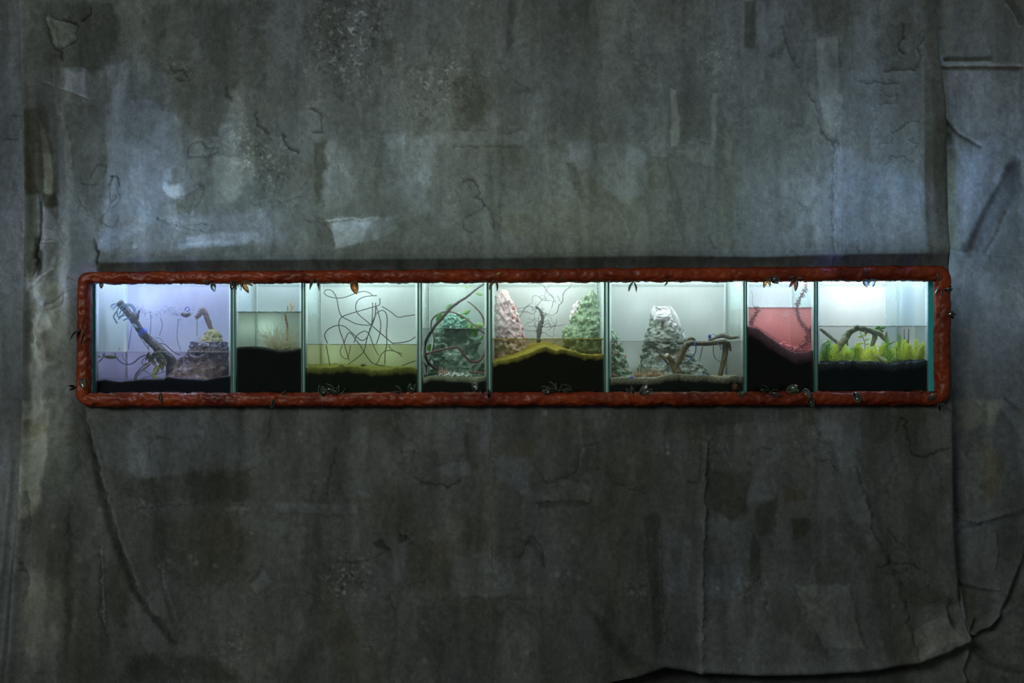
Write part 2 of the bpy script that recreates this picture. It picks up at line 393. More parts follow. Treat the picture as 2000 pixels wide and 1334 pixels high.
# painted / worn patches, with some painted-in glow and fold shadow: polygon, log-lightness, tint (+ blue, - brown-green), edge softness px, raggedness px
kg = lambda pts: [(x / 2.857, 300 + y / 2.857) for x, y in pts]
PATCH = [
 (kg([(190,740),(250,690),(390,700),(380,900),(330,1120),(230,1240),(180,1060)]), .22, -.2, 10, 10),  # leaked light on the crumpled end, painted in
 (kg([(190,930),(260,880),(300,960),(230,1010)]), .40, .1, 5, 5), (kg([(185,1060),(240,1090),(240,1190),(190,1140)]), .40, 0, 5, 5),
 (kg([(195,520),(250,540),(240,680),(205,690)]), -.9, -.5, 6, 5), (kg([(240,300),(320,290),(320,500),(250,520)]), .3, .2, 5, 6),
 (kg([(240,0),(300,0),(310,220),(260,300),(245,160)]), .35, 0, 6, 5), (kg([(430,0),(600,0),(580,240),(500,340),(440,200)]), -.22, -.2, 8, 8),
 (kg([(560,420),(820,400),(1000,330),(1250,330),(1590,300),(1590,520),(1000,560),(570,580)]), .16, .35, 12, 14),
 (kg([(1000,500),(1320,480),(1320,515),(1010,540)]), .22, .3, 4, 4), (kg([(910,180),(1000,170),(1010,250),(930,250)]), .22, .1, 4, 5),
 (ka([(190,0),(560,0),(600,200),(520,330),(380,370),(300,320),(200,330)]), -.42, -.35, 9, 14),
 (ka([(700,0),(1330,0),(1300,420),(1150,480),(1050,700),(900,620),(850,400),(720,300)]), -.30, -.3, 14, 22),
 (ka([(215,80),(300,95),(385,130),(380,200),(300,250),(240,200)]), .42, -.1, 3, 3),
 (ka([(310,325),(425,330),(432,485),(312,440)]), .36, .5, 3, 4),
 (ka([(535,300),(640,290),(620,480),(740,500),(880,560),(900,720),(760,1100),(560,1240),(495,1230),(520,900)]), .26, .55, 7, 12),  # glow of the lamps behind the cloth, painted in
 (ka([(310,510),(520,500),(525,880),(490,1180),(400,1000),(330,800)]), -.20, -.2, 6, 8),
 (ka([(122,540),(240,520),(250,700),(280,900),(270,1080),(190,960),(130,960)]), -.55, -.75, 6, 6),
 (ka([(192,570),(225,640),(262,830),(262,960),(225,960),(215,760)]), .55, -.1, 3, 3),
 (ka([(800,890),(890,900),(910,960),(850,975),(805,940)]), .25, .2, 3, 6),
 (ka([(860,1000),(990,910),(1010,920),(980,1010),(930,1050),(870,1060)]), -.14, -.3, 3, 4),
 (ka([(780,1010),(860,1000),(900,1130),(780,1090)]), .2, .2, 5, 8),
 (ka([(1030,770),(1260,770),(1230,900),(1150,1000),(1040,1000)]), .16, -.1, 5, 10),
 (ka([(1230,700),(1550,800),(1500,960),(1240,1000)]), -.15, -.2, 8, 14),
 (ka([(1530,700),(1610,690),(1580,1000),(1550,1010)]), -.42, -.5, 7, 10),
 (ka([(1620,1090),(1830,1085),(1790,1190),(1650,1230)]), .28, .3, 3, 5),
 (ka([(1550,1060),(1600,1080),(1640,1180),(1645,1230),(1560,1180)]), -.22, -.1, 4, 6),
 (ka([(1600,700),(1700,680),(1760,900),(1700,1050),(1600,1040)]), .18, 0, 8, 12),
 (ka([(920,1160),(1240,1130),(1330,1180),(1200,1215),(930,1210)]), .24, .3, 6, 10),
 (kb([(20,60),(220,40),(230,130),(110,160),(40,140)]), .1, .2, 8, 14),
 (kb([(240,200),(330,180),(300,330),(250,320)]), -.28, -.4, 8, 10),
 (kb([(860,0),(905,0),(895,200),(850,260)]), -.36, -.35, 5, 6),
 (kb([(820,260),(1035,60),(1035,420),(840,480)]), .10, -.1, 6, 10),
 (kb([(835,470),(1030,450),(1035,640),(930,720),(600,715),(600,700)]), .13, .2, 6, 8),
 (kb([(590,350),(760,380),(760,635),(590,635)]), -.2, -.25, 5, 18),
 (kb([(240,660),(560,660),(480,780),(470,1060),(260,1090),(230,800)]), .22, .35, 10, 16),
 (kb([(0,1070),(310,1060),(320,1130),(180,1190),(0,1240)]), .30, .5, 4, 6),
 (kb([(1150,790),(1190,800),(1245,960),(1225,1000),(1160,890)]), -.24, -.2, 4, 4),
 (kb([(1150,690),(1440,690),(1560,760),(1530,960),(1430,1000),(1300,900),(1170,780)]), .18, .35, 6, 14),
 (kb([(1545,760),(1660,760),(1640,930),(1545,930)]), -.2, -.3, 4, 7),
 (kb([(1658,430),(1690,440),(1710,640),(1700,720),(1662,720)]), .38, -.1, 3, 4),
 (kb([(1640,800),(1700,900),(1740,1100),(1730,1215),(1680,1100)]), -.24, -.2, 3, 4),
 (kb([(860,1050),(960,1040),(975,1120),(900,1180),(840,1130)]), -.12, -.8, 8, 10),
 (kb([(740,850),(790,860),(800,1000),(830,1150),(810,1180),(770,1080)]), -.2, -.2, 5, 6),
 (kc([(388,0),(448,0),(440,240),(385,240)]), -.38, -.4, 3, 3),
 (kc([(450,0),(580,0),(590,200),(480,280),(445,220)]), .16, .3, 5, 8),
 (kc([(735,180),(850,180),(855,520),(890,560),(830,690),(780,640),(745,400)]), .26, .05, 4, 4),
 (kc([(700,0),(900,0),(930,120),(820,180),(720,160)]), -.18, -.3, 8, 10),
 (kc([(1090,110),(1270,100),(1260,340),(1080,340),(960,280)]), -.16, -.2, 8, 14),
 (kc([(1320,0),(1400,0),(1400,300),(1345,270)]), .1, -.8, 5, 4),
 (kc([(1345,300),(1395,300),(1420,700),(1385,690)]), -.12, -.9, 4, 4),
 (kc([(1380,580),(1430,600),(1430,700),(1390,710)]), -.5, -1., 5, 6),
 (kc([(1383,720),(1440,720),(1450,1230),(1390,1230)]), -.06, -1.0, 4, 3),
 (kc([(220,450),(258,460),(250,710),(225,720)]), .3, .1, 3, 4),
 (kc([(60,740),(250,700),(240,820),(140,800)]), .18, 0, 4, 5),
 (kc([(250,600),(370,600),(330,1230),(240,1230)]), -.14, -.45, 8, 10),
 (kc([(545,1030),(640,1030),(650,1100),(600,1150),(550,1130)]), -.25, -.2, 5, 6),
 (kc([(670,1100),(740,1100),(735,1225),(670,1220)]), -.2, -.2, 5, 6),
 (kc([(820,720),(1260,860),(1370,960),(1380,1225),(830,1230)]), .16, .55, 12, 18),
 (kc([(990,880),(1110,870),(1080,940),(990,1000)]), .16, .4, 5, 8),
 (kc([(560,880),(740,860),(760,960),(700,1010),(560,960)]), .14, .1, 6, 12),
 (kc([(590,600),(690,600),(690,635),(600,640)]), -.35, -.2, 6, 6),
 (kc([(1380,330),(1762,330),(1762,630),(1460,660),(1400,560)]), .16, .15, 6, 8),
 (kc([(1440,690),(1700,660),(1560,900),(1450,1200)]), .14, .5, 10, 10),
 (kc([(1680,830),(1762,760),(1762,900),(1560,1235),(1460,1235)]), -.38, -.1, 8, 10),
 (kc([(1640,1060),(1762,880),(1762,1334),(1570,1334)]), -.22, -.35, 8, 16),
 (kd([(100,0),(250,0),(230,250),(190,500),(140,560),(85,560)]), .42, -.15, 10, 8),  # light caught by the left edge fold, painted in
 (kd([(110,110),(220,60),(240,150),(150,190)]), -.4, -.5, 8, 8),
 (kd([(300,0),(420,0),(420,300),(330,420),(260,350)]), -.2, 0, 12, 18),
 (kd([(430,60),(1250,40),(1230,340),(900,330),(560,380),(450,260)]), .12, .35, 12, 22),
 (kd([(560,390),(900,330),(1190,350),(1200,480),(660,500)]), -.28, -.3, 10, 20),
 (kd([(650,520),(1050,540),(1190,640),(1160,860),(900,900),(700,760)]), -.2, -.3, 14, 24),
 (kd([(1200,560),(1686,560),(1686,760),(1420,780),(1380,880),(1180,860)]), .14, .2, 8, 16),
 (kd([(1170,860),(1240,760),(1225,830),(1180,880)]), -.45, -.3, 4, 3),
 (kd([(1170,880),(1250,800),(1280,860),(1210,920)]), .22, .2, 4, 5),
 (kd([(1290,480),(1686,490),(1686,545),(1290,535)]), .2, .35, 5, 7),
 (kd([(1050,505),(1180,505),(1180,525),(1060,530)]), .25, .2, 4, 4),
 (kd([(1400,700),(1500,690),(1440,1100),(1400,1100)]), .16, 0, 8, 10),
 (kd([(600,1200),(900,1190),(1100,1260),(1180,1334),(600,1334)]), -.45, -.2, 14, 10),
 (kd([(110,820),(300,820),(330,1100),(250,1250),(120,1200)]), .14, -.2, 8, 14),
 (kd([(310,560),(340,600),(340,1100),(300,1150)]), -.25, -.2, 6, 8),
 (kd([(450,720),(560,760),(640,960),(560,1120),(480,900)]), -.22, -.2, 8, 14),
 (kd([(380,60),(500,480),(560,700),(640,900),(820,1150),(790,1150),(610,900),(520,680),(460,480)]), -.40, -.2, 6, 5),  # dark side of the long fold, painted shade
 (ke([(100,130),(260,180),(320,330),(190,460),(60,480),(30,300)]), .16, .4, 10, 16),
 (ke([(610,150),(640,150),(650,260),(700,330),(660,340),(615,250)]), -.32, -.3, 6, 5),
 (ke([(500,300),(640,290),(650,350),(500,370)]), .2, .4, 6, 9),
 (ke([(690,0),(745,0),(745,280),(690,250)]), .16, .4, 4, 6),
 (ke([(755,270),(950,270),(930,430),(1040,470),(940,480),(780,380)]), .14, .5, 6, 10),
 (ke([(860,190),(950,200),(950,265),(870,260)]), -.05, -1., 5, 7),
 (ke([(1170,90),(1240,80),(1270,340),(1170,350),(1180,230)]), -.3, -.3, 6, 8),
 (ke([(1060,370),(1220,400),(1210,480),(1050,470)]), .18, -.1, 5, 7),
 (ke([(960,480),(1210,480),(1210,500),(960,520)]), -.35, -.2, 5, 5),
 (ke([(570,740),(740,700),(745,930),(555,930)]), .2, .45, 5, 8),
 (ke([(745,730),(940,760),(945,920),(745,925)]), .16, .3, 5, 8),
 (ke([(590,540),(740,560),(740,660),(600,680)]), -.16, -.2, 8, 12),
 (ke([(310,640),(350,640),(345,675),(310,680)]), -.6, 0, 3, 4),
 (ke([(180,670),(230,655),(275,715),(200,700)]), -.5, 0, 3, 4),
 (ke([(270,690),(345,680),(340,860),(280,860)]), .16, .35, 6, 8),
 (ke([(350,680),(560,660),(550,880),(340,900)]), -.22, -.3, 8, 12),
 (ke([(880,660),(940,650),(1010,760),(990,800),(940,700)]), -.4, -.1, 5, 6),
 (ke([(1460,560),(1530,520),(1550,900),(1560,1150),(1510,1150)]), -.34, -.3, 4, 3),
 (ke([(1535,560),(1686,660),(1686,900),(1560,920)]), .22, .5, 5, 8),
 (ke([(1170,950),(1270,1020),(1400,1180),(1480,1240),(1686,1270),(1686,1334),(1420,1300),(1260,1120)]), -.36, -.1, 10, 8),  # fold shadow painted on the cloth
 (ke([(740,940),(800,1020),(780,1334),(740,1334)]), -.3, -.2, 8, 12),
 (ke([(0,960),(120,1040),(150,1334),(0,1334)]), -.12, -.4, 12, 16),
 (ke([(1280,340),(1400,340),(1400,420),(1310,410)]), -.18, -.3, 6, 8),
 (ke([(1400,160),(1686,160),(1686,300),(1420,220)]), .12, .4, 8, 12),
 (kf([(0,0),(700,20),(600,110),(0,150)]), -.22, .1, 12, 16),
 (kf([(640,30),(700,40),(710,120),(640,130)]), -.35, -.5, 5, 6),
 (kf([(705,50),(915,40),(920,230),(840,200),(730,190)]), .26, .35, 5, 6),
 (kf([(240,120),(380,130),(300,330),(240,200)]), .16, .4, 6, 10),
 (kf([(200,330),(400,340),(390,530),(300,570),(210,520)]), -.26, -.35, 6, 10),
 (kf([(400,250),(540,220),(500,460),(390,500)]), .14, .3, 6, 10),
 (kf([(170,560),(400,560),(390,860),(330,940),(190,940)]), .16, .45, 6, 10),
 (kf([(400,620),(440,660),(455,840),(390,900)]), -.38, -.2, 4, 5),
 (kf([(430,500),(520,450),(510,640),(430,640)]), -.28, -.2, 6, 8),
 (kf([(580,560),(680,560),(670,650),(600,655)]), -.3, -.4, 5, 6),
 (kf([(550,400),(660,440),(660,480),(560,480)]), -.16, -.8, 4, 6),
 (kf([(780,190),(890,200),(960,440),(1000,740),(960,860),(930,600),(860,560)]), .2, .3, 6, 8),
 (kf([(890,660),(940,680),(930,760),(890,740)]), -.32, -.4, 4, 6),
 (kf([(600,870),(870,870),(890,1000),(940,1170),(740,1170),(660,1000)]), .2, -.15, 4, 6),
 (kf([(690,750),(870,760),(880,870),(700,860)]), -.16, -.3, 5, 7),
 (kf([(480,900),(600,900),(700,1100),(760,1230),(620,1150),(500,1050)]), -.18, -.3, 6, 8),
 (kf([(1150,1090),(1310,1010),(1390,1130),(1230,1190),(1180,1230)]), .24, -.15, 4, 4),
 (kf([(1100,840),(1300,880),(1330,960),(1200,1000),(1090,940)]), -.2, -.2, 8, 12),
 (kf([(980,210),(1080,180),(1100,320),(1050,460),(1000,360)]), .16, .25, 6, 8),
 (kf([(1100,300),(1300,300),(1240,560),(1120,600)]), .08, .15, 10, 12),
 (kf([(1345,0),(1620,0),(1560,120),(1400,150),(1350,180)]), .30, -.9, 8, 10),
 (kf([(1480,200),(1620,260),(1590,480),(1500,500)]), -.05, -1.0, 14, 18),
 (kf([(1370,540),(1470,590),(1400,680),(1360,640)]), .12, .5, 5, 5),
 (kf([(1380,850),(1460,880),(1480,1040),(1430,1090)]), -.22, -.6, 6, 6),
]
# cracks, drawn lines and painted fold shading: polyline, half width px, log-lightness, relief in mm
CRACK = [
 (kg([(180,750),(240,700),(300,640)]), 1.6, .5, 4), (kg([(240,860),(290,830),(350,770),(345,830),(280,870)]), 2.0, -.8, -3), (kg([(200,480),(210,560),(190,680)]), 2.5, -.9, -4), (kg([(225,210),(240,320),(215,520)]), 2.2, -.8, -3),
 (kg([(150,640),(180,740)]), 1.6, .4, 3), (kg([(540,530),(560,560),(555,600)]), 3, -.9, -3), (kg([(190,940),(230,1100),(240,1200)]), 1.5, .5, 3), (kg([(330,880),(390,920),(380,1100)]), 1.8, -.35, -3), (kg([(340,700),(440,720)]), 1.5, .3, 2),
 (kg([(880,370),(960,395),(1130,440)]), 1.2, -.6, -1), (kg([(1820,380),(1950,370)]), 1.3, .55, 2), (kg([(1700,370),(1800,390),(1860,460),(1880,540)]), 1.3, -.4, -1),
 (kg([(620,280),(610,160),(640,125),(665,150),(660,230),(610,300),(560,370),(600,400)]), 1.3, -.6, -2),
 (ka([(215,80),(240,70),(290,100),(350,105),(385,135),(372,165),(385,190),(340,225),(305,245)]), 1.6, -.9, -2),
 (ka([(215,85),(245,190),(270,245),(305,255),(303,295)]), 1.8, -1.0, -2), (ka([(240,80),(275,140),(295,240)]), 1.2, -.4, 2),
 (ka([(452,35),(440,80),(400,105)]), 1.8, -1.0, -2), (ka([(205,400),(320,440),(440,490)]), 1.2, .4, 2),
 (ka([(1255,565),(1262,615),(1320,655)]), 1.8, -.8, -3), (ka([(1388,660),(1410,712),(1462,752)]), 2.2, -.9, -4), (ka([(1530,540),(1575,560),(1588,650),(1545,655)]), 1.8, -.6, -3),
 (ka([(920,765),(925,715),(985,695),(1012,732),(1060,722),(1072,748),(1010,768),(920,768)]), 1.4, -.55, 2),
 (ka([(545,970),(542,885),(570,865),(588,900),(585,985),(545,1035)]), 1.3, -.6, 2), (ka([(485,960),(545,980)]), 1.2, -.4, 1),
 (ka([(775,1078),(900,1105),(1020,1100)]), 1.2, -.5, -1), (ka([(950,912),(1008,912),(1000,965),(930,1050)]), 1.2, -.5, -1),
 (ka([(400,903),(495,912)]), 1.4, -.7, -1), (ka([(445,870),(480,810),(525,815),(525,850)]), 1.3, -.5, -1),
 (ka([(485,1090),(560,1115),(590,1075)]), 1.2, -.5, -1), (ka([(860,975),(950,950),(930,1040)]), 1.1, -.35, -1),
 (ka([(1560,1085),(1720,1082)]), 1.2, .5, 1.5), (ka([(1530,1060),(1600,1090),(1640,1160),(1645,1210)]), 1.2, -.4, -1),
 (ka([(1235,1005),(1340,1000),(1480,970)]), 1.1, -.4, -1), (ka([(465,1180),(490,1230),(480,1290)]), 3, -.9, -3),
 (ka([(195,1180),(185,1250),(200,1320)]), 4, -.8, -4), (ka([(205,1000),(215,1080),(195,1180)]), 2.5, -.7, -3),
 (ka([(230,1120),(275,1130)]), 1.2, -.6, -1), (ka([(215,1180),(272,1180)]), 1, -.6, -1), (ka([(215,1200),(272,1200)]), 1, -.6, -1),
 (ka([(40,560),(80,565),(95,620)]), 1.4, -.6, -1), (ka([(0,680),(75,680)]), 1.3, -.6, -1), (ka([(10,1290),(80,1240)]), 1.3, -.5, -1), (ka([(90,1080),(100,1130),(120,1160)]), 1.6, -.5, -1),
 (ka([(380,960),(420,1040),(440,1060)]), 1.4, -.4, -1), (ka([(270,950),(280,1080),(300,1200)]), 1.6, -.4, -2), (ka([(300,560),(340,700),(350,820)]), 3, .25, 3),
 (ka([(840,320),(850,360),(900,350),(930,390),(880,400),(850,370)]), 1.5, -.6, -1), (ka([(1150,190),(1200,120)]), 1.2, -.4, -1),
 (ka([(1110,430),(1130,500)]), 3, -.5, -2),
 (kb([(600,722),(780,722),(940,728)]), 1.1, -.4, -1), (kb([(850,658),(905,650),(932,625)]), 1.3, -.5, -1), (kb([(900,400),(960,440)]), 1, -.3, 0),
 (kb([(640,905),(665,888),(700,890),(720,915),(718,952),(700,972),(738,985),(745,1010)]), 1.6, -.8, -3),
 (kb([(745,1008),(690,1052),(655,1062),(643,1090),(648,1120),(685,1138)]), 1.4, -.6, -3), (kb([(745,1008),(780,1050),(795,1115)]), 1.4, -.5, -2),
 (kb([(605,938),(618,972)]), 1.3, -.5, -1), (kb([(560,985),(565,1010),(620,990)]), 1.1, -.3, -1), (kb([(820,1000),(825,1180)]), 1, -.35, 0),
 (kb([(1110,1120),(1180,1075)]), 1, -.35, -1), (kb([(1395,1020),(1440,1100),(1455,1170)]), 1.2, .4, 1), (kb([(960,690),(1000,560)]), 2, .05, 1),
 (kb([(590,640),(760,640)]), 1.5, -.35, -1), (kb([(0,1085),(230,1072)]), 1.6, .35, 2),
 (kc([(848,190),(857,330)]), 1.3, -.45, -1), (kc([(738,200),(745,420),(765,600)]), 1.1, -.3, -1), (kc([(705,455),(745,540),(765,640),(815,715),(835,690),(847,630)]), 1.6, -.55, -2), (kc([(847,690),(848,750)]), 1.2, -.6, -1),
 (kc([(820,715),(822,900),(812,1240),(818,1300)]), 1.3, -.35, 3), (kc([(830,760),(828,1000),(820,1240)]), 1.6, .3, 3),
 (kc([(1165,125),(1170,188),(1132,232),(1168,272)]), 1.5, -.7, -2), (kc([(1265,178),(1242,232),(1250,292),(1220,342),(1085,347)]), 1.8, -.75, -2),
 (kc([(960,403),(1040,410),(1145,415)]), 1.8, -.6, -1), (kc([(1060,450),(1092,476),(1142,470),(1138,500),(1050,516)]), 1.2, -.5, -1),
 (kc([(1245,600),(1190,605),(1118,652)]), 1.5, -.6, -1), (kc([(1050,712),(1102,700),(1112,680)]), 1.2, -.6, -1), (kc([(1190,686),(1238,702),(1208,752)]), 1.3, -.6, -1),
 (kc([(1085,810),(1110,768),(1170,775),(1220,795)]), 1.5, -.5, -1), (kc([(1250,870),(1257,980)]), 1.1, .4, 1), (kc([(610,980),(685,1022)]), 1.1, -.3, 1),
 (kc([(575,130),(600,220),(630,300),(650,335)]), 2.2, -.4, -2), (kc([(120,700),(180,690),(240,702)]), 1.1, .25, 1), (kc([(140,800),(215,822)]), 1.1, -.35, 1), (kc([(185,980),(200,1020)]), 1.1, -.3, 0), (kc([(210,1150),(240,1225)]), 1.3, -.4, -1),
 (kc([(930,1190),(940,1240)]), 1.5, -.7, -1), (kc([(860,1130),(850,1230)]), 1.2, -.3, -1), (kc([(320,1090),(400,1105)]), 1, -.3, 0),
 (kd([(390,55),(430,220),(500,480),(560,700),(640,900),(820,1150)]), 5, -.5, -9), (kd([(420,100),(520,480),(590,700),(680,900)]), 4, .2, 6),  # long fold: shaded groove and lighter flank painted in
 (kd([(478,690),(485,900),(488,1000),(505,1050)]), 1.0, .7, 2), (kd([(470,700),(475,900),(470,1000),(510,1120)]), 1.4, -.5, -2),
 (kd([(700,210),(740,180),(800,185)]), 1.2, -.5, -1), (kd([(700,208),(706,282)]), 1.4, -.6, -1), (kd([(355,400),(330,520),(310,640)]), 1.4, -.4, -2),
 (kd([(1578,230),(1560,330),(1540,450)]), 2.0, -.45, -1), (kd([(1500,380),(1465,450)]), 1.1, -.4, 0), (kd([(1560,500),(1600,400)]), 1.1, -.3, 0),
 (kd([(650,512),(800,500),(920,505)]), 1.3, -.35, -1), (kd([(1270,60),(1272,180)]), 1.2, -.35, 0), (kd([(1420,900),(1480,920)]), 1, -.3, 0),
 (kd([(770,760),(780,850),(830,1000),(850,1080)]), 2.5, .25, 4), (kd([(740,760),(770,900),(810,1050)]), 3, -.35, -4),
 (kd([(130,440),(145,560),(135,640)]), 2, -.5, -3), (kd([(90,740),(120,820),(130,880)]), 2.5, -.5, -4), (kd([(130,880),(110,960)]), 1.5, -.4, -2),
 (kd([(670,60),(740,110)]), 1.2, -.3, -1), (kd([(620,940),(680,980)]), 1.5, .2, 2), (kd([(1600,60),(1640,40),(1680,60)]), 2, -.5, -1),
 (ke([(745,0),(745,400)]), 1.1, .35, 1), (ke([(741,100),(741,400)]), 1, -.4, -1), (ke([(742,660),(742,760)]), 1, .5, 1), (ke([(750,400),(748,1334)]), .9, -.2, 0),
 (ke([(395,370),(430,395),(510,405),(540,415),(600,380)]), 1.6, -.7, -1), (ke([(880,750),(905,690),(930,640),(980,700),(1000,800)]), 1.8, -.55, -2),
 (ke([(290,40),(300,150)]), 1.3, -.35, 0), (ke([(140,1170),(180,1160),(190,1190)]), 1.4, -.5, -1), (ke([(290,1170),(270,1240)]), 1.4, -.4, -1),
 (ke([(60,770),(160,760),(270,710)]), 1.3, -.4, -1), (ke([(60,860),(160,860)]), 1.3, -.35, -1), (ke([(310,890),(430,855)]), 1.3, -.3, -1), (ke([(1340,400),(1480,445)]), 1.4, -.45, -1),
 (ke([(980,350),(1000,395),(1100,370),(1150,350),(1165,230),(1240,205)]), 1.5, -.5, -2), (ke([(960,490),(1080,480),(1210,490)]), 2, -.4, -2), (ke([(1250,80),(1200,220)]), 1.1, .3, 1),
 (ke([(1565,100),(1565,250)]), 1.3, -.5, -1), (ke([(1530,560),(1545,900),(1560,1150)]), 1.3, .25, 3), (ke([(280,900),(270,940),(290,990)]), 2, -.4, -1),
 (ke([(560,930),(940,940)]), 1.2, -.25, -1), (ke([(310,640),(355,655)]), 2, -.5, -1),
 (kf([(185,200),(180,400),(178,560),(168,900),(165,1290)]), 2.2, .22, 5), (kf([(160,210),(160,380)]), 1.4, -.5, -2), (kf([(105,380),(165,388)]), 1.2, -.5, -1),
 (kf([(885,310),(940,480),(975,640),(1080,850),(1140,1080),(1180,1210)]), 2.2, -.35, 5), (kf([(960,590),(985,660),(960,600)]), 1.5, -.4, -1),
 (kf([(1090,150),(1110,80),(1135,100),(1120,130),(1145,200),(1150,250),(1205,272),(1330,232)]), 1.8, -.7, -2), (kf([(1000,785),(1050,768),(1100,770),(1150,772),(1200,805)]), 1.7, -.7, -2), (kf([(1025,810),(1080,818),(1150,800)]), 1.3, -.5, -1),
 (kf([(1040,605),(1075,640),(1120,700)]), 2, -.5, -2), (kf([(1045,640),(1080,700),(1130,720)]), 1.2, -.4, -1), (kf([(280,210),(295,260)]), 1.6, -.6, -1), (kf([(410,270),(450,230),(495,235)]), 1.5, -.5, -1), (kf([(770,285),(800,335)]), 1.4, -.5, -1), (kf([(700,380),(710,300),(770,280)]), 1.3, -.35, -1),
 (kf([(1050,460),(1045,400),(1090,320),(1060,250)]), 1.5, -.35, -2), (kf([(560,350),(620,400),(660,470)]), 1.4, -.35, -1), (kf([(890,860),(980,720)]), 1.2, -.2, -1), (kf([(590,880),(640,840),(700,750),(780,745)]), 1.3, -.3, -1),
 (kf([(1250,860),(1180,920),(1240,960),(1330,930)]), 1.3, -.3, -1), (kf([(870,900),(900,1040),(940,1170)]), 1.4, -.3, 2), (kf([(600,880),(680,1050),(760,1220)]), 2, -.25, 3), (kf([(240,160),(300,170),(350,150)]), 1.3, .2, 1), (kf([(470,900),(480,1050)]), 2, -.35, -2),
]
DOTS = kb([(525,405),(345,225),(335,290),(690,20),(720,30),(75,310)]) + ka([(1680,340),(1675,345),(1575,210),(1140,655),(1110,620),(1345,800),(1315,775),(1240,705),(1640,290),(1500,350),(675,1210)]) + \
    kd([(1185,628),(925,770),(745,785),(1415,160),(1490,390),(895,740),(1015,785),(868,1280),(260,595),(800,760),(1530,380)]) + ke([(635,98),(720,925),(1155,840),(1110,820),(1060,825),(1495,657),(430,1230),(445,1085),(430,1050),(915,1195),(858,1295),(1575,222),(1580,255),(1525,248),(1410,910),(1380,870),(1000,65),(1300,70),(1370,80)]) + kf([(350,1225),(1070,970),(245,890),(390,870),(10,250),(180,210)])
SPECK = [(kb([(640,380)])[0], 60), (kb([(440,440)])[0], 55), (kb([(230,60)])[0], 50), (kb([(90,330)])[0], 70), (kb([(30,200)])[0], 60), (ka([(1660,60)])[0], 55), (ka([(1230,720)])[0], 60), (ka([(880,350)])[0], 40), (ka([(1350,820)])[0], 45),
         (kd([(1620,840)])[0], 50), (kd([(1080,1160)])[0], 45), (kd([(680,500)])[0], 30), (ke([(360,250)])[0], 28), (ke([(70,850)])[0], 50), (kf([(200,220)])[0], 40), (kf([(680,190)])[0], 40), (kf([(400,880)])[0], 30), (ke([(1440,920)])[0], 45), (kc([(250,250)])[0], 40)]

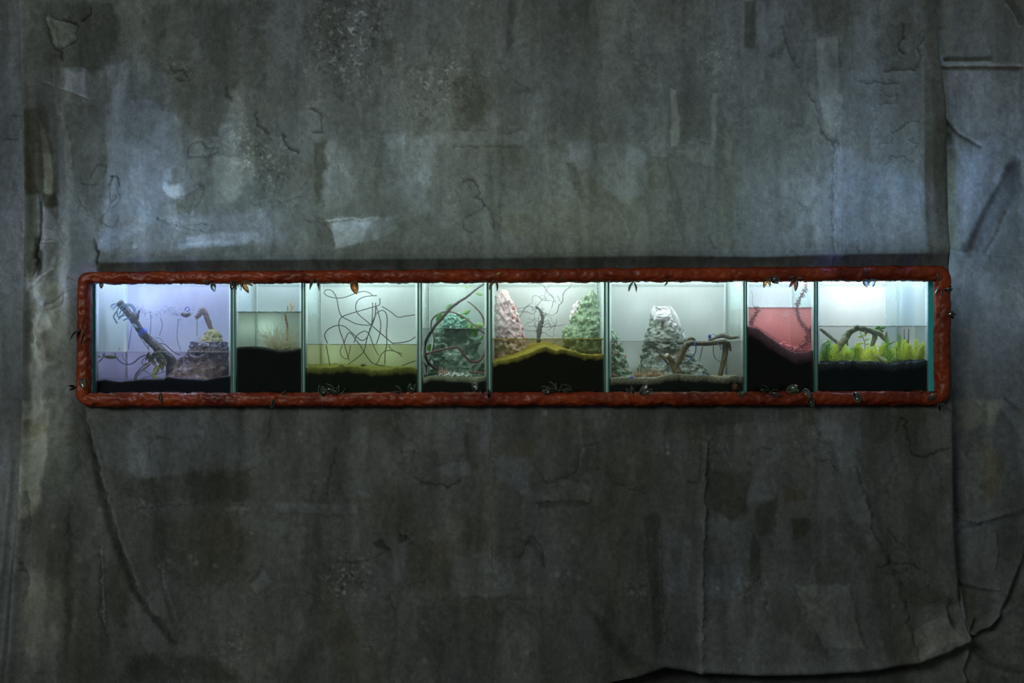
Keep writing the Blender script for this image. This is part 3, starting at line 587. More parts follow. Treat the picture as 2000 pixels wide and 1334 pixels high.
def canvas_fields(X, Y):
    """paint lightness (log), tint and relief (m, towards the room) at photo columns X, rows Y"""
    wx = fbm(X / 60, Y / 60, 1, 4) * 40; wy = fbm(X / 60, Y / 60, 4, 4) * 40
    fine = fbm(X / 9, Y / 9, 6, 4, .65)
    big = fbm((X + wx) / 230, (Y + wy) / 420, 2, 4)
    st = fbm((X + wx * .5) / 42, (Y + wy) / 330, 3, 4)
    st2 = fbm((X + wx * .3) / 15, (Y + wy) / 170, 7, 3)
    bl = fbm((X + wx) / 75, (Y + wy) / 95, 5, 5, .6)
    lv = .55 * big + .42 * st + .30 * st2 + .42 * bl + .50 * fine + .30 * fbm(X / 4.5, Y / 7, 11, 2)
    # layered strokes with an edge
    e1 = fbm((X + wx * .35) / 70, (Y + wy * .6) / 190, 8, 3); lv += .15 * sst(.06, .085, e1 + .12 * fine) - .15 * sst(.08, .11, -e1 + .1 * fine)
    e2 = fbm((X + wx * .3) / 38, (Y + wy * .6) / 120, 9, 3); lv += .10 * sst(.09, .11, e2 + .1 * fine) - .14 * sst(.11, .14, -e2 + .1 * fine)
    tint = 1.5 * fbm((X + wx) / 150, (Y + wy) / 220, 10, 4) + .9 * e1 + .4 * bl
    h = .014 * fbm(X / 220, Y / 500, 0, 3) + .009 * fbm((X + wx) / 60, (Y + wy) / 130, 6, 4) + .0026 * fbm(X / 14, Y / 20, 3, 3)
    for pts, dl, tn, sf, rg in PATCH:
        xs = [p[0] for p in pts]; ys = [p[1] for p in pts]; m = 26
        k = np.nonzero((X > min(xs) - m) & (X < max(xs) + m) & (Y > min(ys) - m) & (Y < max(ys) + m))[0]
        if not len(k): continue
        x, y = X[k], Y[k]
        jx = x + fbm(x / 22, y / 22, 2, 4, .6) * rg * 2.0; jy = y + fbm(x / 22, y / 22, 7, 4, .6) * rg * 2.0
        d = pdist(jx, jy, pts, True); sd = np.where(inside(jx, jy, pts), d, -d)
        f = sst(-sf * .5, sf, sd) * np.clip(.95 + 1.3 * bl[k] + .5 * st[k], .35, 1.3)
        lv[k] += dl * f * (1.5 if dl > 0 else 1.25); tint[k] += tn * f * 1.35
    for pts, w, dl, mm in CRACK:
        xs = [p[0] for p in pts]; ys = [p[1] for p in pts]; m = 14 + 4 * w
        k = np.nonzero((X > min(xs) - m) & (X < max(xs) + m) & (Y > min(ys) - m) & (Y < max(ys) + m))[0]
        if not len(k): continue
        x, y = X[k], Y[k]
        jx = x + fbm(x / 13, y / 13, 1, 4, .6) * 13; jy = y + fbm(x / 13, y / 13, 5, 4, .6) * 13
        d = pdist(jx, jy, pts)
        f = np.exp(-(d / w) ** 2) * (.65 + .9 * np.clip(fbm(x / 18, y / 18, 9, 3) + .35, 0, 1))
        lv[k] += dl * f * 1.1
        h[k] += mm * .0019 * np.exp(-(d / (w + 1.8)) ** 2)
    for cx, cy in DOTS:
        k = np.nonzero((np.abs(X - cx) < 10) & (np.abs(Y - cy) < 10))[0]
        d = np.hypot(X[k] - cx, Y[k] - cy); r = 3.2 + (cx * 7 % 3)
        f = 1 - sst(r - 1.2, r + .8, d); lv[k] += .38 * f; h[k] += .001 * f
    for (cx, cy), r in SPECK:
        k = np.nonzero((np.abs(X - cx) < 2 * r) & (np.abs(Y - cy) < 2 * r))[0]
        x, y = X[k], Y[k]
        g = np.exp(-((x - cx) ** 2 + (y - cy) ** 2) / (r * r))
        a_, b_ = .8 * x + .6 * y, .8 * y - .6 * x; s1 = .6 * vn(a_ / 5, b_ / 5, 4) + .4 * vn(x / 3.1 + 9, y / 3.6, 2); lv[k] += g * (.5 * sst(.62, .78, s1) - .35 * sst(.62, .8, .6 * vn(a_ / 6 + 50, b_ / 6, 8) + .4 * vn(x / 4 + 3, y / 3.3, 9)))
    return lv, tint, h

def canvas_material():
    T = NT('painted_canvas')
    at = T.n('ShaderNodeAttribute'); at.attribute_name = 'paint'
    geo = T.n('ShaderNodeNewGeometry')
    nz = T.n('ShaderNodeTexNoise'); nz.inputs['Scale'].default_value = 190; nz.inputs['Detail'].default_value = 5; nz.inputs['Roughness'].default_value = .7
    T.l(geo.outputs['Position'], nz.inputs['Vector'])
    mr = T.n('ShaderNodeMapRange'); mr.inputs[1].default_value = .3; mr.inputs[2].default_value = .7; mr.inputs[3].default_value = .78; mr.inputs[4].default_value = 1.22
    T.l(nz.outputs['Fac'], mr.inputs[0])
    wv = T.n('ShaderNodeTexWave', wave_type='BANDS', bands_direction='X'); wv.inputs['Scale'].default_value = 120; wv.inputs['Distortion'].default_value = 6; wv.inputs['Detail'].default_value = 3
    T.l(geo.outputs['Position'], wv.inputs['Vector'])
    mr3 = T.n('ShaderNodeMapRange'); mr3.inputs[3].default_value = .94; mr3.inputs[4].default_value = 1.06; T.l(wv.outputs['Fac'], mr3.inputs[0])
    mm = T.n('ShaderNodeMath', operation='MULTIPLY'); T.l(mr.outputs[0], mm.inputs[0]); T.l(mr3.outputs[0], mm.inputs[1])
    mx = T.n('ShaderNodeVectorMath', operation='SCALE'); T.l(at.outputs['Color'], mx.inputs[0]); T.l(mm.outputs[0], mx.inputs['Scale'])
    d = T.n('ShaderNodeBsdfDiffuse'); d.inputs['Roughness'].default_value = .6; T.l(mx.outputs[0], d.inputs[0])
    tr = T.n('ShaderNodeBsdfTranslucent'); T.l(mx.outputs[0], tr.inputs[0])
    b = T.n('ShaderNodeBump'); b.inputs['Strength'].default_value = .35; b.inputs['Distance'].default_value = .002; T.l(nz.outputs['Fac'], b.inputs['Height'])
    T.l(b.outputs[0], d.inputs['Normal'])
    m = T.n('ShaderNodeMixShader'); m.inputs[0].default_value = .42
    T.l(d.outputs[0], m.inputs[1]); T.l(tr.outputs[0], m.inputs[2]); T.l(m.outputs[0], T.out.inputs[0])
    return T.m
M_CANVAS = canvas_material()
BASE = np.array([.140, .152, .142])
def canvas_sheet(name, us, vs, xy, y0, label, extra=None, hole=None, gain=0.0):
    """a hanging cloth: grid us x vs mapped to photo columns/rows by xy()"""
    U, V = np.meshgrid(us, vs); nu, nv = len(us), len(vs)
    X, Y = xy(U.ravel(), V.ravel())
    X = X.astype(np.float64); Y = Y.astype(np.float64)
    lv, tint, h = canvas_fields(X, Y)
    if extra is not None:
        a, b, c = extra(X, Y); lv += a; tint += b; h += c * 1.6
    h = np.maximum(h, -.012)
    k = np.exp(np.clip(lv + gain, -1.7, 1.1))
    tt = np.clip(tint, -1.3, 1.3)
    cool = np.clip(tt, 0, 2)[:, None] * np.array([-.05, -.005, .16]); warm = np.clip(-tt, 0, 2)[:, None] * np.array([.07, .02, -.16])
    col = BASE * k[:, None] * (1 + cool + warm)
    pos = np.empty((len(X), 3), np.float32)
    pos[:, 0] = (X - 1000) * S; pos[:, 2] = ZC + (667 - Y) * S; pos[:, 1] = y0 - h
    ii = (np.arange(nv - 1)[:, None] * nu + np.arange(nu - 1)[None, :]).ravel()
    if hole is not None:
        xc = X[ii]; yc = Y[ii]; ii = ii[~hole(xc, yc)]
    quads = np.stack([ii, ii + nu, ii + nu + 1, ii + 1], 1).astype(np.int32)
    me = bpy.data.meshes.new(name)
    me.vertices.add(len(pos)); me.vertices.foreach_set('co', pos.ravel())
    me.loops.add(quads.size); me.loops.foreach_set('vertex_index', quads.ravel())
    me.polygons.add(len(quads)); me.polygons.foreach_set('loop_start', np.arange(0, quads.size, 4, dtype=np.int32))
    me.polygons.foreach_set('use_smooth', np.ones(len(quads), bool))
    me.update(calc_edges=True)
    ca = me.color_attributes.new('paint', 'FLOAT_COLOR', 'POINT')
    ca.data.foreach_set('color', np.concatenate([col, np.ones((len(col), 1))], 1).astype(np.float32).ravel())
    me.materials.append(M_CANVAS)
    o = bpy.data.objects.new(name, me); COL.objects.link(o)
    return tag(o, label, None, None, 'structure')
def edge_l(Y): return np.interp(Y, [-900, 0, 200, 400, 780, 1010, 1340], [40, 41, 44, 50, 46, 36, 12])
def edge_r(Y): return np.interp(Y, [-900, 0, 100, 200, 450, 780, 1030, 1150, 1228, 1340], [1822, 1825, 1832, 1845, 1849, 1857, 1860, 1869, 1880, 1893])
def hem(X): return np.interp(X, [0, 900, 1150, 1240, 1300, 1362, 1480, 1590, 1715, 1800, 1850, 1890], [1352, 1350, 1342, 1322, 1302, 1312, 1318, 1316, 1307, 1290, 1274, 1249])
STEP = 2.0
def centre_xy(U, V):
    # V: 0..1 rows from -900 to the hem ; U: 0..1 across
    Y = V.copy(); X = edge_l(Y) + U * (edge_r(Y) - edge_l(Y))
    lo = 1160.0; k = Y > lo
    hb = hem(X); Y = np.where(k, lo + (Y - lo) / (1340 - lo) * (hb - lo), Y)
    return X, Y
def centre_extra(X, Y):
    a = np.zeros_like(X); t = np.zeros_like(X); h = np.zeros_like(X)
    # curled side hems
    dl = X - edge_l(Y); dr = edge_r(Y) - X
    h += .012 * np.exp(-((dl - 5) / 9) ** 2) + .010 * np.exp(-((dr - 5) / 8) ** 2)
    a += .10 * np.exp(-((dl - 20) / 26) ** 2)
    # bottom hem turned up towards the room
    db = hem(X) - Y; h += .016 * np.exp(-((db - 6) / 9) ** 2) * sst(1180, 1300, X)
    # long soft pleats, left side and lower right
    for pts, w, mm in [([(62, 0), (70, 260), (92, 420), (80, 640), (110, 980), (70, 1334)], 16, 14), ([(108, 120), (122, 360), (112, 560), (150, 900), (130, 1334)], 13, -9), ([(165, 560), (200, 860), (300, 1200)], 16, 9), ([(240, 820), (330, 1130), (420, 1334)], 15, 10),
                       ([(1600, 860), (1690, 1000), (1760, 1160), (1790, 1290)], 22, 12), ([(1500, 960), (1580, 1130), (1680, 1300)], 22, 10), ([(1375, 820), (1372, 1320)], 10, 7), ([(1640, 200), (1640, 500)], 8, 6), ([(1790, 820), (1840, 1000), (1850, 1160)], 14, 9), ([(1420, 780), (1340, 1000), (1180, 1320)], 20, 5), ([(470, 1334), (700, 1190), (1000, 1160), (1200, 1250)], 28, 9), ([(520, 60), (640, 240), (660, 420)], 22, 5)]:
        d = pdist(X, Y, pts); h += mm * .001 * np.exp(-(d / w) ** 2)
    # gathered corner at the lower right
    d = np.hypot((X - 1868) / 14, (Y - 1205) / 34); h -= .03 * np.exp(-d ** 2); 
    d = pdist(X, Y, [(1845, 1200), (1866, 1236), (1888, 1250)]); h += .016 * np.exp(-(d / 6) ** 2)
    # the cloth bulges over the beam and slopes back under it to the frame
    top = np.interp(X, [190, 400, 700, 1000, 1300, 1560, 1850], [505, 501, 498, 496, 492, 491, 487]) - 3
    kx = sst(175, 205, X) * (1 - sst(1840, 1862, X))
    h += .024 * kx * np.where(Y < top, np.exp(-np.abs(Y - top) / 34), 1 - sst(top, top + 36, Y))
    a -= .30 * kx * sst(top - 2, top + 5, Y) * (1 - sst(540, 560, Y)) * (.8 + fbm(X / 30, Y / 14, 3, 3))  # paint darkened for the shade under the bulge
    # crumpled, greener end of the cloth beside the frame, leaked light painted in
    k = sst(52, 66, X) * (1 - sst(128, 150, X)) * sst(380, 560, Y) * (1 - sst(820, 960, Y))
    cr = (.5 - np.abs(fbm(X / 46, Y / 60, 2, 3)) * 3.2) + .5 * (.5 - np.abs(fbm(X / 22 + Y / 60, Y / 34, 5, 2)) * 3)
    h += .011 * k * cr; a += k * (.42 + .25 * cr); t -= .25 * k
    return a, t, h
_us = np.concatenate([np.linspace(0, 1, 911)])
_vs = np.concatenate([np.arange(-900, -8, 14), np.arange(-6, 1341, STEP)])
def hole(x, y): return (x > 172) & (x < 1834) & (y > 543) & (y < 780)
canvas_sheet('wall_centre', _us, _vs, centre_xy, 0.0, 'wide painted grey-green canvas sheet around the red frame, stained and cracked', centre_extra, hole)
def left_xy(U, V): return U, V
def left_extra(X, Y):
    h = np.zeros_like(X)
    for pts, w, mm in [([(18, 900), (0, 1110), (-30, 1334)], 5, 8), ([(30, 1000), (12, 1150), (-5, 1334)], 4, 6)]:
        h += mm * .001 * np.exp(-(pdist(X, Y, pts) / w) ** 2)
    return np.full_like(X, .02), np.full_like(X, .35), h
canvas_sheet('wall_left', np.concatenate([np.arange(-700, -20, 14), np.arange(-20, 92, 2.2)]), np.concatenate([np.arange(-900, -8, 14), np.arange(-6, 1360, 2.6), np.arange(1361, 1395, 8)]), left_xy, .030, 'narrow bluish canvas sheet hanging behind the left edge of the wide canvas', left_extra, gain=-.05)
def right_extra(X, Y):
    h = np.zeros_like(X); a = np.zeros_like(X); t = np.full_like(X, -.1)
    for pts, w, mm in [(kf([(1345, 0), (1350, 180), (1360, 540), (1470, 590), (1560, 560), (1686, 530)]), 6, 7), (kf([(1380, 545), (1430, 570), (1480, 575), (1686, 515)]), 4, 5), (kf([(1360, 640), (1420, 610), (1500, 595)]), 5, -6), (kf([(1340, 120), (1360, 420), (1390, 560)]), 7, -6),
                       (kf([(1686, 720), (1640, 860), (1570, 1020), (1530, 1070)]), 9, 12), (kf([(1686, 800), (1640, 930), (1550, 1100), (1420, 1135)]), 8, -9), (kf([(1375, 850), (1420, 870), (1500, 890), (1580, 900)]), 5, 7), (kf([(1380, 870), (1480, 905), (1560, 920)]), 5, -6),
                       (kf([(1390, 900), (1410, 1020), (1420, 1120)]), 7, 12), (kf([(1450, 1040), (1430, 1100), (1480, 1120)]), 5, 10), (kf([(1420, 1140), (1530, 1060), (1620, 1000)]), 6, 8), (kf([(1430, 1200), (1400, 1280), (1420, 1334)]), 6, 12), (kf([(1460, 1200), (1560, 1270), (1686, 1300)]), 8, -8),
                       (kf([(1620, 0), (1686, 50)]), 4, -9), (kf([(1600, 60), (1686, 190)]), 9, -6), (kf([(1560, 620), (1575, 720), (1560, 800)]), 4, 5),
                       (kc([(1375, 320), (1560, 318), (1762, 322)]), 4, 6), (kc([(1385, 290), (1500, 290), (1612, 288)]), 4, -6), (kc([(1370, 560), (1400, 600), (1450, 650), (1560, 712)]), 4, 6), (kc([(1360, 300), (1380, 520), (1400, 640)]), 8, 6),
                       (kc([(1700, 840), (1600, 1010), (1490, 1230)]), 12, -11), (kc([(1745, 780), (1650, 940), (1560, 1120), (1520, 1240)]), 9, 9), (kc([(1690, 1040), (1640, 1160), (1590, 1240)]), 5, 6), (kc([(1390, 1230), (1762, 1260)]), 3, 4), (kc([(1700, 0), (1740, 60), (1762, 110)]), 4, -7), (kc([(1440, 720), (1500, 860), (1470, 1100)]), 14, 6)]:
        d = pdist(X, Y, pts); h += mm * .001 * np.exp(-(d / w) ** 2)
        a += -.04 * abs(mm) * np.exp(-(d / (w * .45)) ** 2) * (1 if mm < 0 else -.6)  # crease shading painted in: valleys darker, ridges lighter
    k = sst(1150, 1330, Y); h += .012 * k * fbm(X / 40, Y / 50, 4, 4)
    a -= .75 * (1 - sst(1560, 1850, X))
    return a, t, h
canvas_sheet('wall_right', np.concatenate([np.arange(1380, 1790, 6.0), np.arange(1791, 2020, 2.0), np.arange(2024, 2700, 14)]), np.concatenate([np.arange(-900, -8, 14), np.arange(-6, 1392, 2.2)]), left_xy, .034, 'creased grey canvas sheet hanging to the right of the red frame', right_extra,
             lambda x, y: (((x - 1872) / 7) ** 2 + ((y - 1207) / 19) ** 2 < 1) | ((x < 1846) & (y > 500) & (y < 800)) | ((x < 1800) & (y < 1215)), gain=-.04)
# cloth lying in the dark below the hem
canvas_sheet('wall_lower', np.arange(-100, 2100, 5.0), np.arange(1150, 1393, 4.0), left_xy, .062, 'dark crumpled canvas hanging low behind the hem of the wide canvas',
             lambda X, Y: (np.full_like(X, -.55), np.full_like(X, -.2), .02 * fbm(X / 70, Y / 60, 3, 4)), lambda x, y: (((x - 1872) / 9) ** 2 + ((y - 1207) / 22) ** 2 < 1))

M_CONC = surf('dark_concrete', (.035, .036, .036), (.05, .05, .05), 3, .8, .2)
M_BOARD = surf('dark_board', (.03, .028, .026), (.05, .045, .04), 8, .8, .1)
o = obj('floor', box((-5, -7, -.1), (5, 1.6, 0.0)), M_CONC, smooth=False); tag(o, 'dark concrete floor in front of the canvas', kind='structure')
o = obj('wall_back', box((-4.2, 1.25, 0), (4.2, 1.35, 3.4)), M_BOARD, smooth=False); tag(o, 'dark board wall closing the space behind the tanks', kind='structure')
o = obj('ceiling', box((-4.2, .07, 3.3), (4.2, 1.25, 3.4)), M_BOARD, smooth=False); tag(o, 'dark board roof over the space behind the canvas', kind='structure')
# beam above the tanks behind the cloth (its top edge is the line where the glow stops)
bt = [(193, 505), (400, 501), (700, 498), (1000, 496), (1300, 492), (1500, 496), (1560, 492), (1700, 488), (1852, 487)]
V, F = [], []
for px, py in bt:
    for yy in (.016, .034):
        V += [tuple(W(px, py, 0) + Vector((0, yy, 0))), tuple(W(px, 541, 0) + Vector((0, yy, 0)))]
for i in range(len(bt) - 1):
    a = i * 4; b = a + 4
    F += [(a, a + 1, b + 1, b), (a + 2, b + 2, b + 3, a + 3), (a, b, b + 2, a + 2), (a + 1, a + 3, b + 3, b + 1)]
F += [(0, 2, 3, 1), (len(V) - 4, len(V) - 3, len(V) - 1, len(V) - 2)]
o = obj('trim_1', (V, F), M_BOARD, smooth=False); tag(o, 'dark beam behind the canvas just over the tanks', kind='structure')
o = obj('trim_2', box(tuple(W(140, 790, 0) + Vector((0, .03, -.03))), tuple(W(1865, 773.5, 0) + Vector((0, .52, 0)))), M_BOARD, smooth=False); tag(o, 'dark shelf carrying the row of tanks', kind='structure')

# ------------------------------------------------------------------ the red frame
FC = [(166, 543.5), (1839.5, 534), (1840.5, 777.5), (164, 781)]         # corners of the rails' centre line
FH = [11.5, 14.5, 13, 13.5]                                            # half thickness at the corners (px)
def frame_mesh():
    path = []; n = 4
    for i in range(4):
        p0, p1, p2 = (np.array(FC[(i + k - 1) % 4], float) for k in range(3))
        r = 15.0
        a = p1 + (p0 - p1) / np.linalg.norm(p0 - p1) * r; b = p1 + (p2 - p1) / np.linalg.norm(p2 - p1) * r
        for k in range(7):
            t = k / 6; q = (1 - t) ** 2 * a + 2 * t * (1 - t) * p1 + t * t * b
            path.append((q[0], q[1], FH[i]))
        p3 = np.array(FC[(i + 1) % 4], float); e = p3 + (p1 - p3) / np.linalg.norm(p1 - p3) * r
        L = np.linalg.norm(e - b); m = int(L / 2.6)
        for k in range(1, m):
            t = k / m; q = b + (e - b) * t; path.append((q[0], q[1], FH[i] + (FH[(i + 1) % 4] - FH[i]) * t))
    seg = 30; N = len(path); V, F = [], []
    s = 0.0
    for i, (x, y, hh) in enumerate(path):
        xa, ya, _ = path[i - 1]; xb, yb, _ = path[(i + 1) % N]
        tx, ty = xb - xa, yb - ya; l = math.hypot(tx, ty); tx /= l; ty /= l
        nx, ny = ty, -tx                      # outward (path runs clockwise on screen)
        for k in range(seg):
            a = 2 * math.pi * k / seg
            ca, sa = math.cos(a), math.sin(a)
            ca = math.copysign(abs(ca) ** .8, ca); sa = math.copysign(abs(sa) ** .8, sa)
            u = ca * hh * S; d = -sa * .036    # sa>0: towards the room
            P = W(x + nx * ca * hh, y + ny * ca * hh, -.014)
            P.y += d
            # wrinkles run slantwise along the rail
            ring = Vector((s * S * 1.0, math.cos(a) * .030 + .012 * math.sin(s * S * 9), math.sin(a) * .030))
            q = Vector((ring.x * 9, ring.y * 36, ring.z * 36))
            w = mnoise.noise(q)
            w2 = 1 - abs(mnoise.noise(Vector((ring.x * 15 + ring.y * 16, ring.y * 60, ring.z * 60 + ring.x * 5)))) * 3
            w3 = 1 - abs(mnoise.noise(Vector((ring.x * 22 - ring.y * 30, ring.y * 90 + 7, ring.z * 90)))) * 3
            amp = .0040 * w + .0034 * (w2 - .3) + .0018 * (w3 - .3)
            c = W(x, y, -.014); dr = (P - c).normalized()
            V.append(P + dr * amp)
        s += l
    for i in range(N):
        for k in range(seg):
            a = i * seg + k; b = i * seg + (k + 1) % seg; c = ((i + 1) % N) * seg + (k + 1) % seg; d = ((i + 1) % N) * seg + k
            F.append((a, d, c, b))
    return V, F
def wax_material():
    T = NT('red_wax')
    p = T.n('ShaderNodeBsdfPrincipled'); p.inputs['Roughness'].default_value = .42; p.inputs['Specular IOR Level'].default_value = .25; p.inputs['Coat Weight'].default_value = .05; p.inputs['Coat Roughness'].default_value = .15
    col, fac, src = noise_col(T, (.075, .010, .0045), (.25, .042, .010), 7, lo=.3, hi=.7)
    T.l(col, p.inputs['Base Color'])
    nz = T.n('ShaderNodeTexNoise'); nz.inputs['Scale'].default_value = 60; nz.inputs['Detail'].default_value = 4; T.l(src, nz.inputs['Vector'])
    mp = T.n('ShaderNodeMapping'); mp.inputs['Scale'].default_value = (.25, 1, 1); T.l(src, mp.inputs[0]); T.l(mp.outputs[0], nz.inputs['Vector'])
    b = T.n('ShaderNodeBump'); b.inputs['Strength'].default_value = .3; b.inputs['Distance'].default_value = .005; T.l(nz.outputs['Fac'], b.inputs['Height']); T.l(b.outputs[0], p.inputs['Normal'])
    T.l(b.outputs[0], p.inputs['Coat Normal'])
    tr = T.n('ShaderNodeBsdfTranslucent'); tr.inputs[0].default_value = (.55, .06, .02, 1)
    m = T.n('ShaderNodeMixShader'); m.inputs[0].default_value = .22; T.l(p.outputs[0], m.inputs[1]); T.l(tr.outputs[0], m.inputs[2]); T.l(m.outputs[0], T.out.inputs[0])
    return T.m
o = obj('window_frame', frame_mesh(), wax_material())
tag(o, 'long glossy red-orange wrinkled frame around the row of tanks', 'frame')

# ------------------------------------------------------------------ tanks
# inner left, inner right column of each front; width of its left and right pane (px)
TANKS = [
 (188.5, 450.5, 6, 4.6, 'wide glass tank with slanting log and brown rock at the far left'),
 (462.0, 588.5, 4.6, 3.2, 'narrow glass tank with black soil and fine straw-coloured weed'),
 (597.5, 815.0, 3.2, 3.2, 'wide glass tank with tangled dark wire over olive water'),
 (825.0, 950.0, 3.2, 4.0, 'narrow glass tank with green rock and looping brown vine'),
 (961.5, 1179.0, 4.0, 3.6, 'wide glass tank with amber water and tall dark sand mound'),
 (1190.5, 1450.8, 3.6, 3.0, 'widest glass tank with white-topped cone and bent driftwood'),
 (1459.0, 1588.5, 3.0, 3.4, 'narrow glass tank filled with salmon pink water'),
 (1597.5, 1811.0, 3.4, 11.5, 'bright glass tank crowded with yellow-green water plants'),
]
YF0, YF1 = .030, .036      # front pane
YI0, YI1 = .0365, .424     # inside
YB = .430
def px_x(px): return W(px, 0, YF1).x
def py_z(py, y=YF1): return W(0, py, y).z
ZBOT = W(0, 772, YF0).z
ZTOP = W(0, 536, YF0).z
M_EDGE = surf('green_glass_edge', (.018, .10, .070), (.03, .15, .105), 30, .25, spec=.6, stretch=(1, 1, .2))
M_TEAL = surf('teal_glass_edge', (.06, .48, .50), (.09, .58, .58), 12, .2, stretch=(1, 1, .2), trans=.4)
M_SEAL = surf('clear_silicone', (.80, .86, .86), (.88, .92, .92), 60, .3, trans=.75)
M_RUBBER = surf('black_rubber', (.008, .009, .009), (.012, .012, .012), 30, .5)
M_SIDE = hazy_glass('side_glass', .32); M_END = hazy_glass('end_glass', .8); M_PALE = surf('pale_seal_strip', (.80, .90, .87), (.86, .93, .9), 40, .4, trans=.6)
M_BACK = [surf('frosted_back_panel', c, tuple(x * .93 for x in c), 2.5, .55, trans=.3) for c in
          [(.60, .63, .74), (.62, .70, .70), (.62, .70, .69), (.62, .71, .69), (.64, .70, .69), (.62, .67, .67), (.66, .70, .72), (.80, .82, .82)]]
FOG = [.09, .04, .06, .06, .06, .04, .08, .04]
tanks = []
DROPLET = surf('water_bead', (.75, .80, .82), (.85, .9, .9), 60, .1, trans=.6)
for i, (xa, xb, wl, wr, lab) in enumerate(TANKS):
    x0, x1 = px_x(xa), px_x(xb)
    t = thing('glass_tank', Vector(((x0 + x1) / 2, .23, ZBOT)), lab, 'tank'); tanks.append(t)
    lx, rx = x0 - wl * S, x1 + wr * S
    obj('front_pane', box((x0 - .0012, YF0, ZBOT), (x1 + .0012, YF1, ZTOP)), fog_glass('front_glass', FOG[i], ZTOP - .02, ZTOP - .42, 34 + 5 * i), t, smooth=False)
    for a, b in ((lx, x0 - .0014), (x1 + .0014, rx)):
        sp = obj('side_pane', box((a, YF0 + .004, ZBOT), (b, YB + .006, ZTOP)), M_END if (i == 0 and a < x0 - .003) or (i == 7 and a > x1) else M_SIDE, t, smooth=False)
        sub('polished_edge', box((a, YF0 - .002, ZBOT), (b, YF0 + .0038, ZTOP)), M_TEAL if (b - a) > .01 and i in (0, 7) else M_EDGE, sp, t, smooth=False)
    obj('back_panel', box((x0, YB, ZBOT), (x1, YB + .006, ZTOP)), M_BACK[i], t, smooth=False)
    obj('base_pane', box((x0, YF1 + .0002, ZBOT), (x1, YB, ZBOT + .0035)), M_SIDE, t, smooth=False)
    for a in (x0 + .0009, x1 - .0009):
        obj('silicone_seam', tube([(a + (.0025 if a < (x0 + x1) / 2 else -.0025), YF1 + .0022, ZBOT + .004), (a + (.0025 if a < (x0 + x1) / 2 else -.0025), YF1 + .0022, ZTOP)], .0038, 8, .2, flat=.35), M_SEAL, t)
    for a in (x0 + .003, x1 - .003):
        obj('silicone_seam', tube([(a, YB - .003, ZBOT + .004), (a, YB - .003, ZTOP)], .0028, 6, .2), M_SEAL, t)
    # ledge along the back rim
    zl = W(0, 557.5, YB).z
    obj('top_brace', box((x0 + .004, YB - .022, zl), (x1 - .004, YB - .0005, zl + .005)), M_SIDE, t, smooth=False)
    # condensation beads under the rim, one loose mass
    rr = random.Random(50 + i); parts = []
    n = [420, 40, 260, 200, 120, 110, 190, 60][i]
    for _ in range(n):
        u = rr.random(); 
        hgt = (rr.random() ** 3.2) * (.30 if i in (0,) else .16)
        if i == 5 and .05 < u < .78: continue
        r = .0006 + .0011 * rr.random() ** 2.5
        parts.append(ico((x0 + .006 + u * (x1 - x0 - .012), YF1 + r * .3, ZTOP - .032 - hgt), r, 0, 0, (1, .5, 1.2)))
    d = obj('water_bead_spatter', join(*parts), DROPLET, t); d['kind'] = 'stuff'
for i in range(7):
    a = px_x(TANKS[i][1]) + TANKS[i][3] * S; b = px_x(TANKS[i + 1][0]) - TANKS[i + 1][2] * S
    o = obj('spacer_strip', box((a + .0003, YF0 + .002, ZBOT), (b - .0003, YF0 + .012, ZTOP)), M_PALE, smooth=False)
    nm = ['log tank and the straw weed tank', 'straw weed tank and the wire tank', 'wire tank and the green rock tank', 'green rock tank and the amber tank', 'amber tank and the white-topped cone tank', 'white-topped cone tank and the pink tank', 'pink tank and the bright plant tank'][i]
    tag(o, 'thin pale sealing strip between the ' + nm, 'spacer', 'sealing strips between tanks')

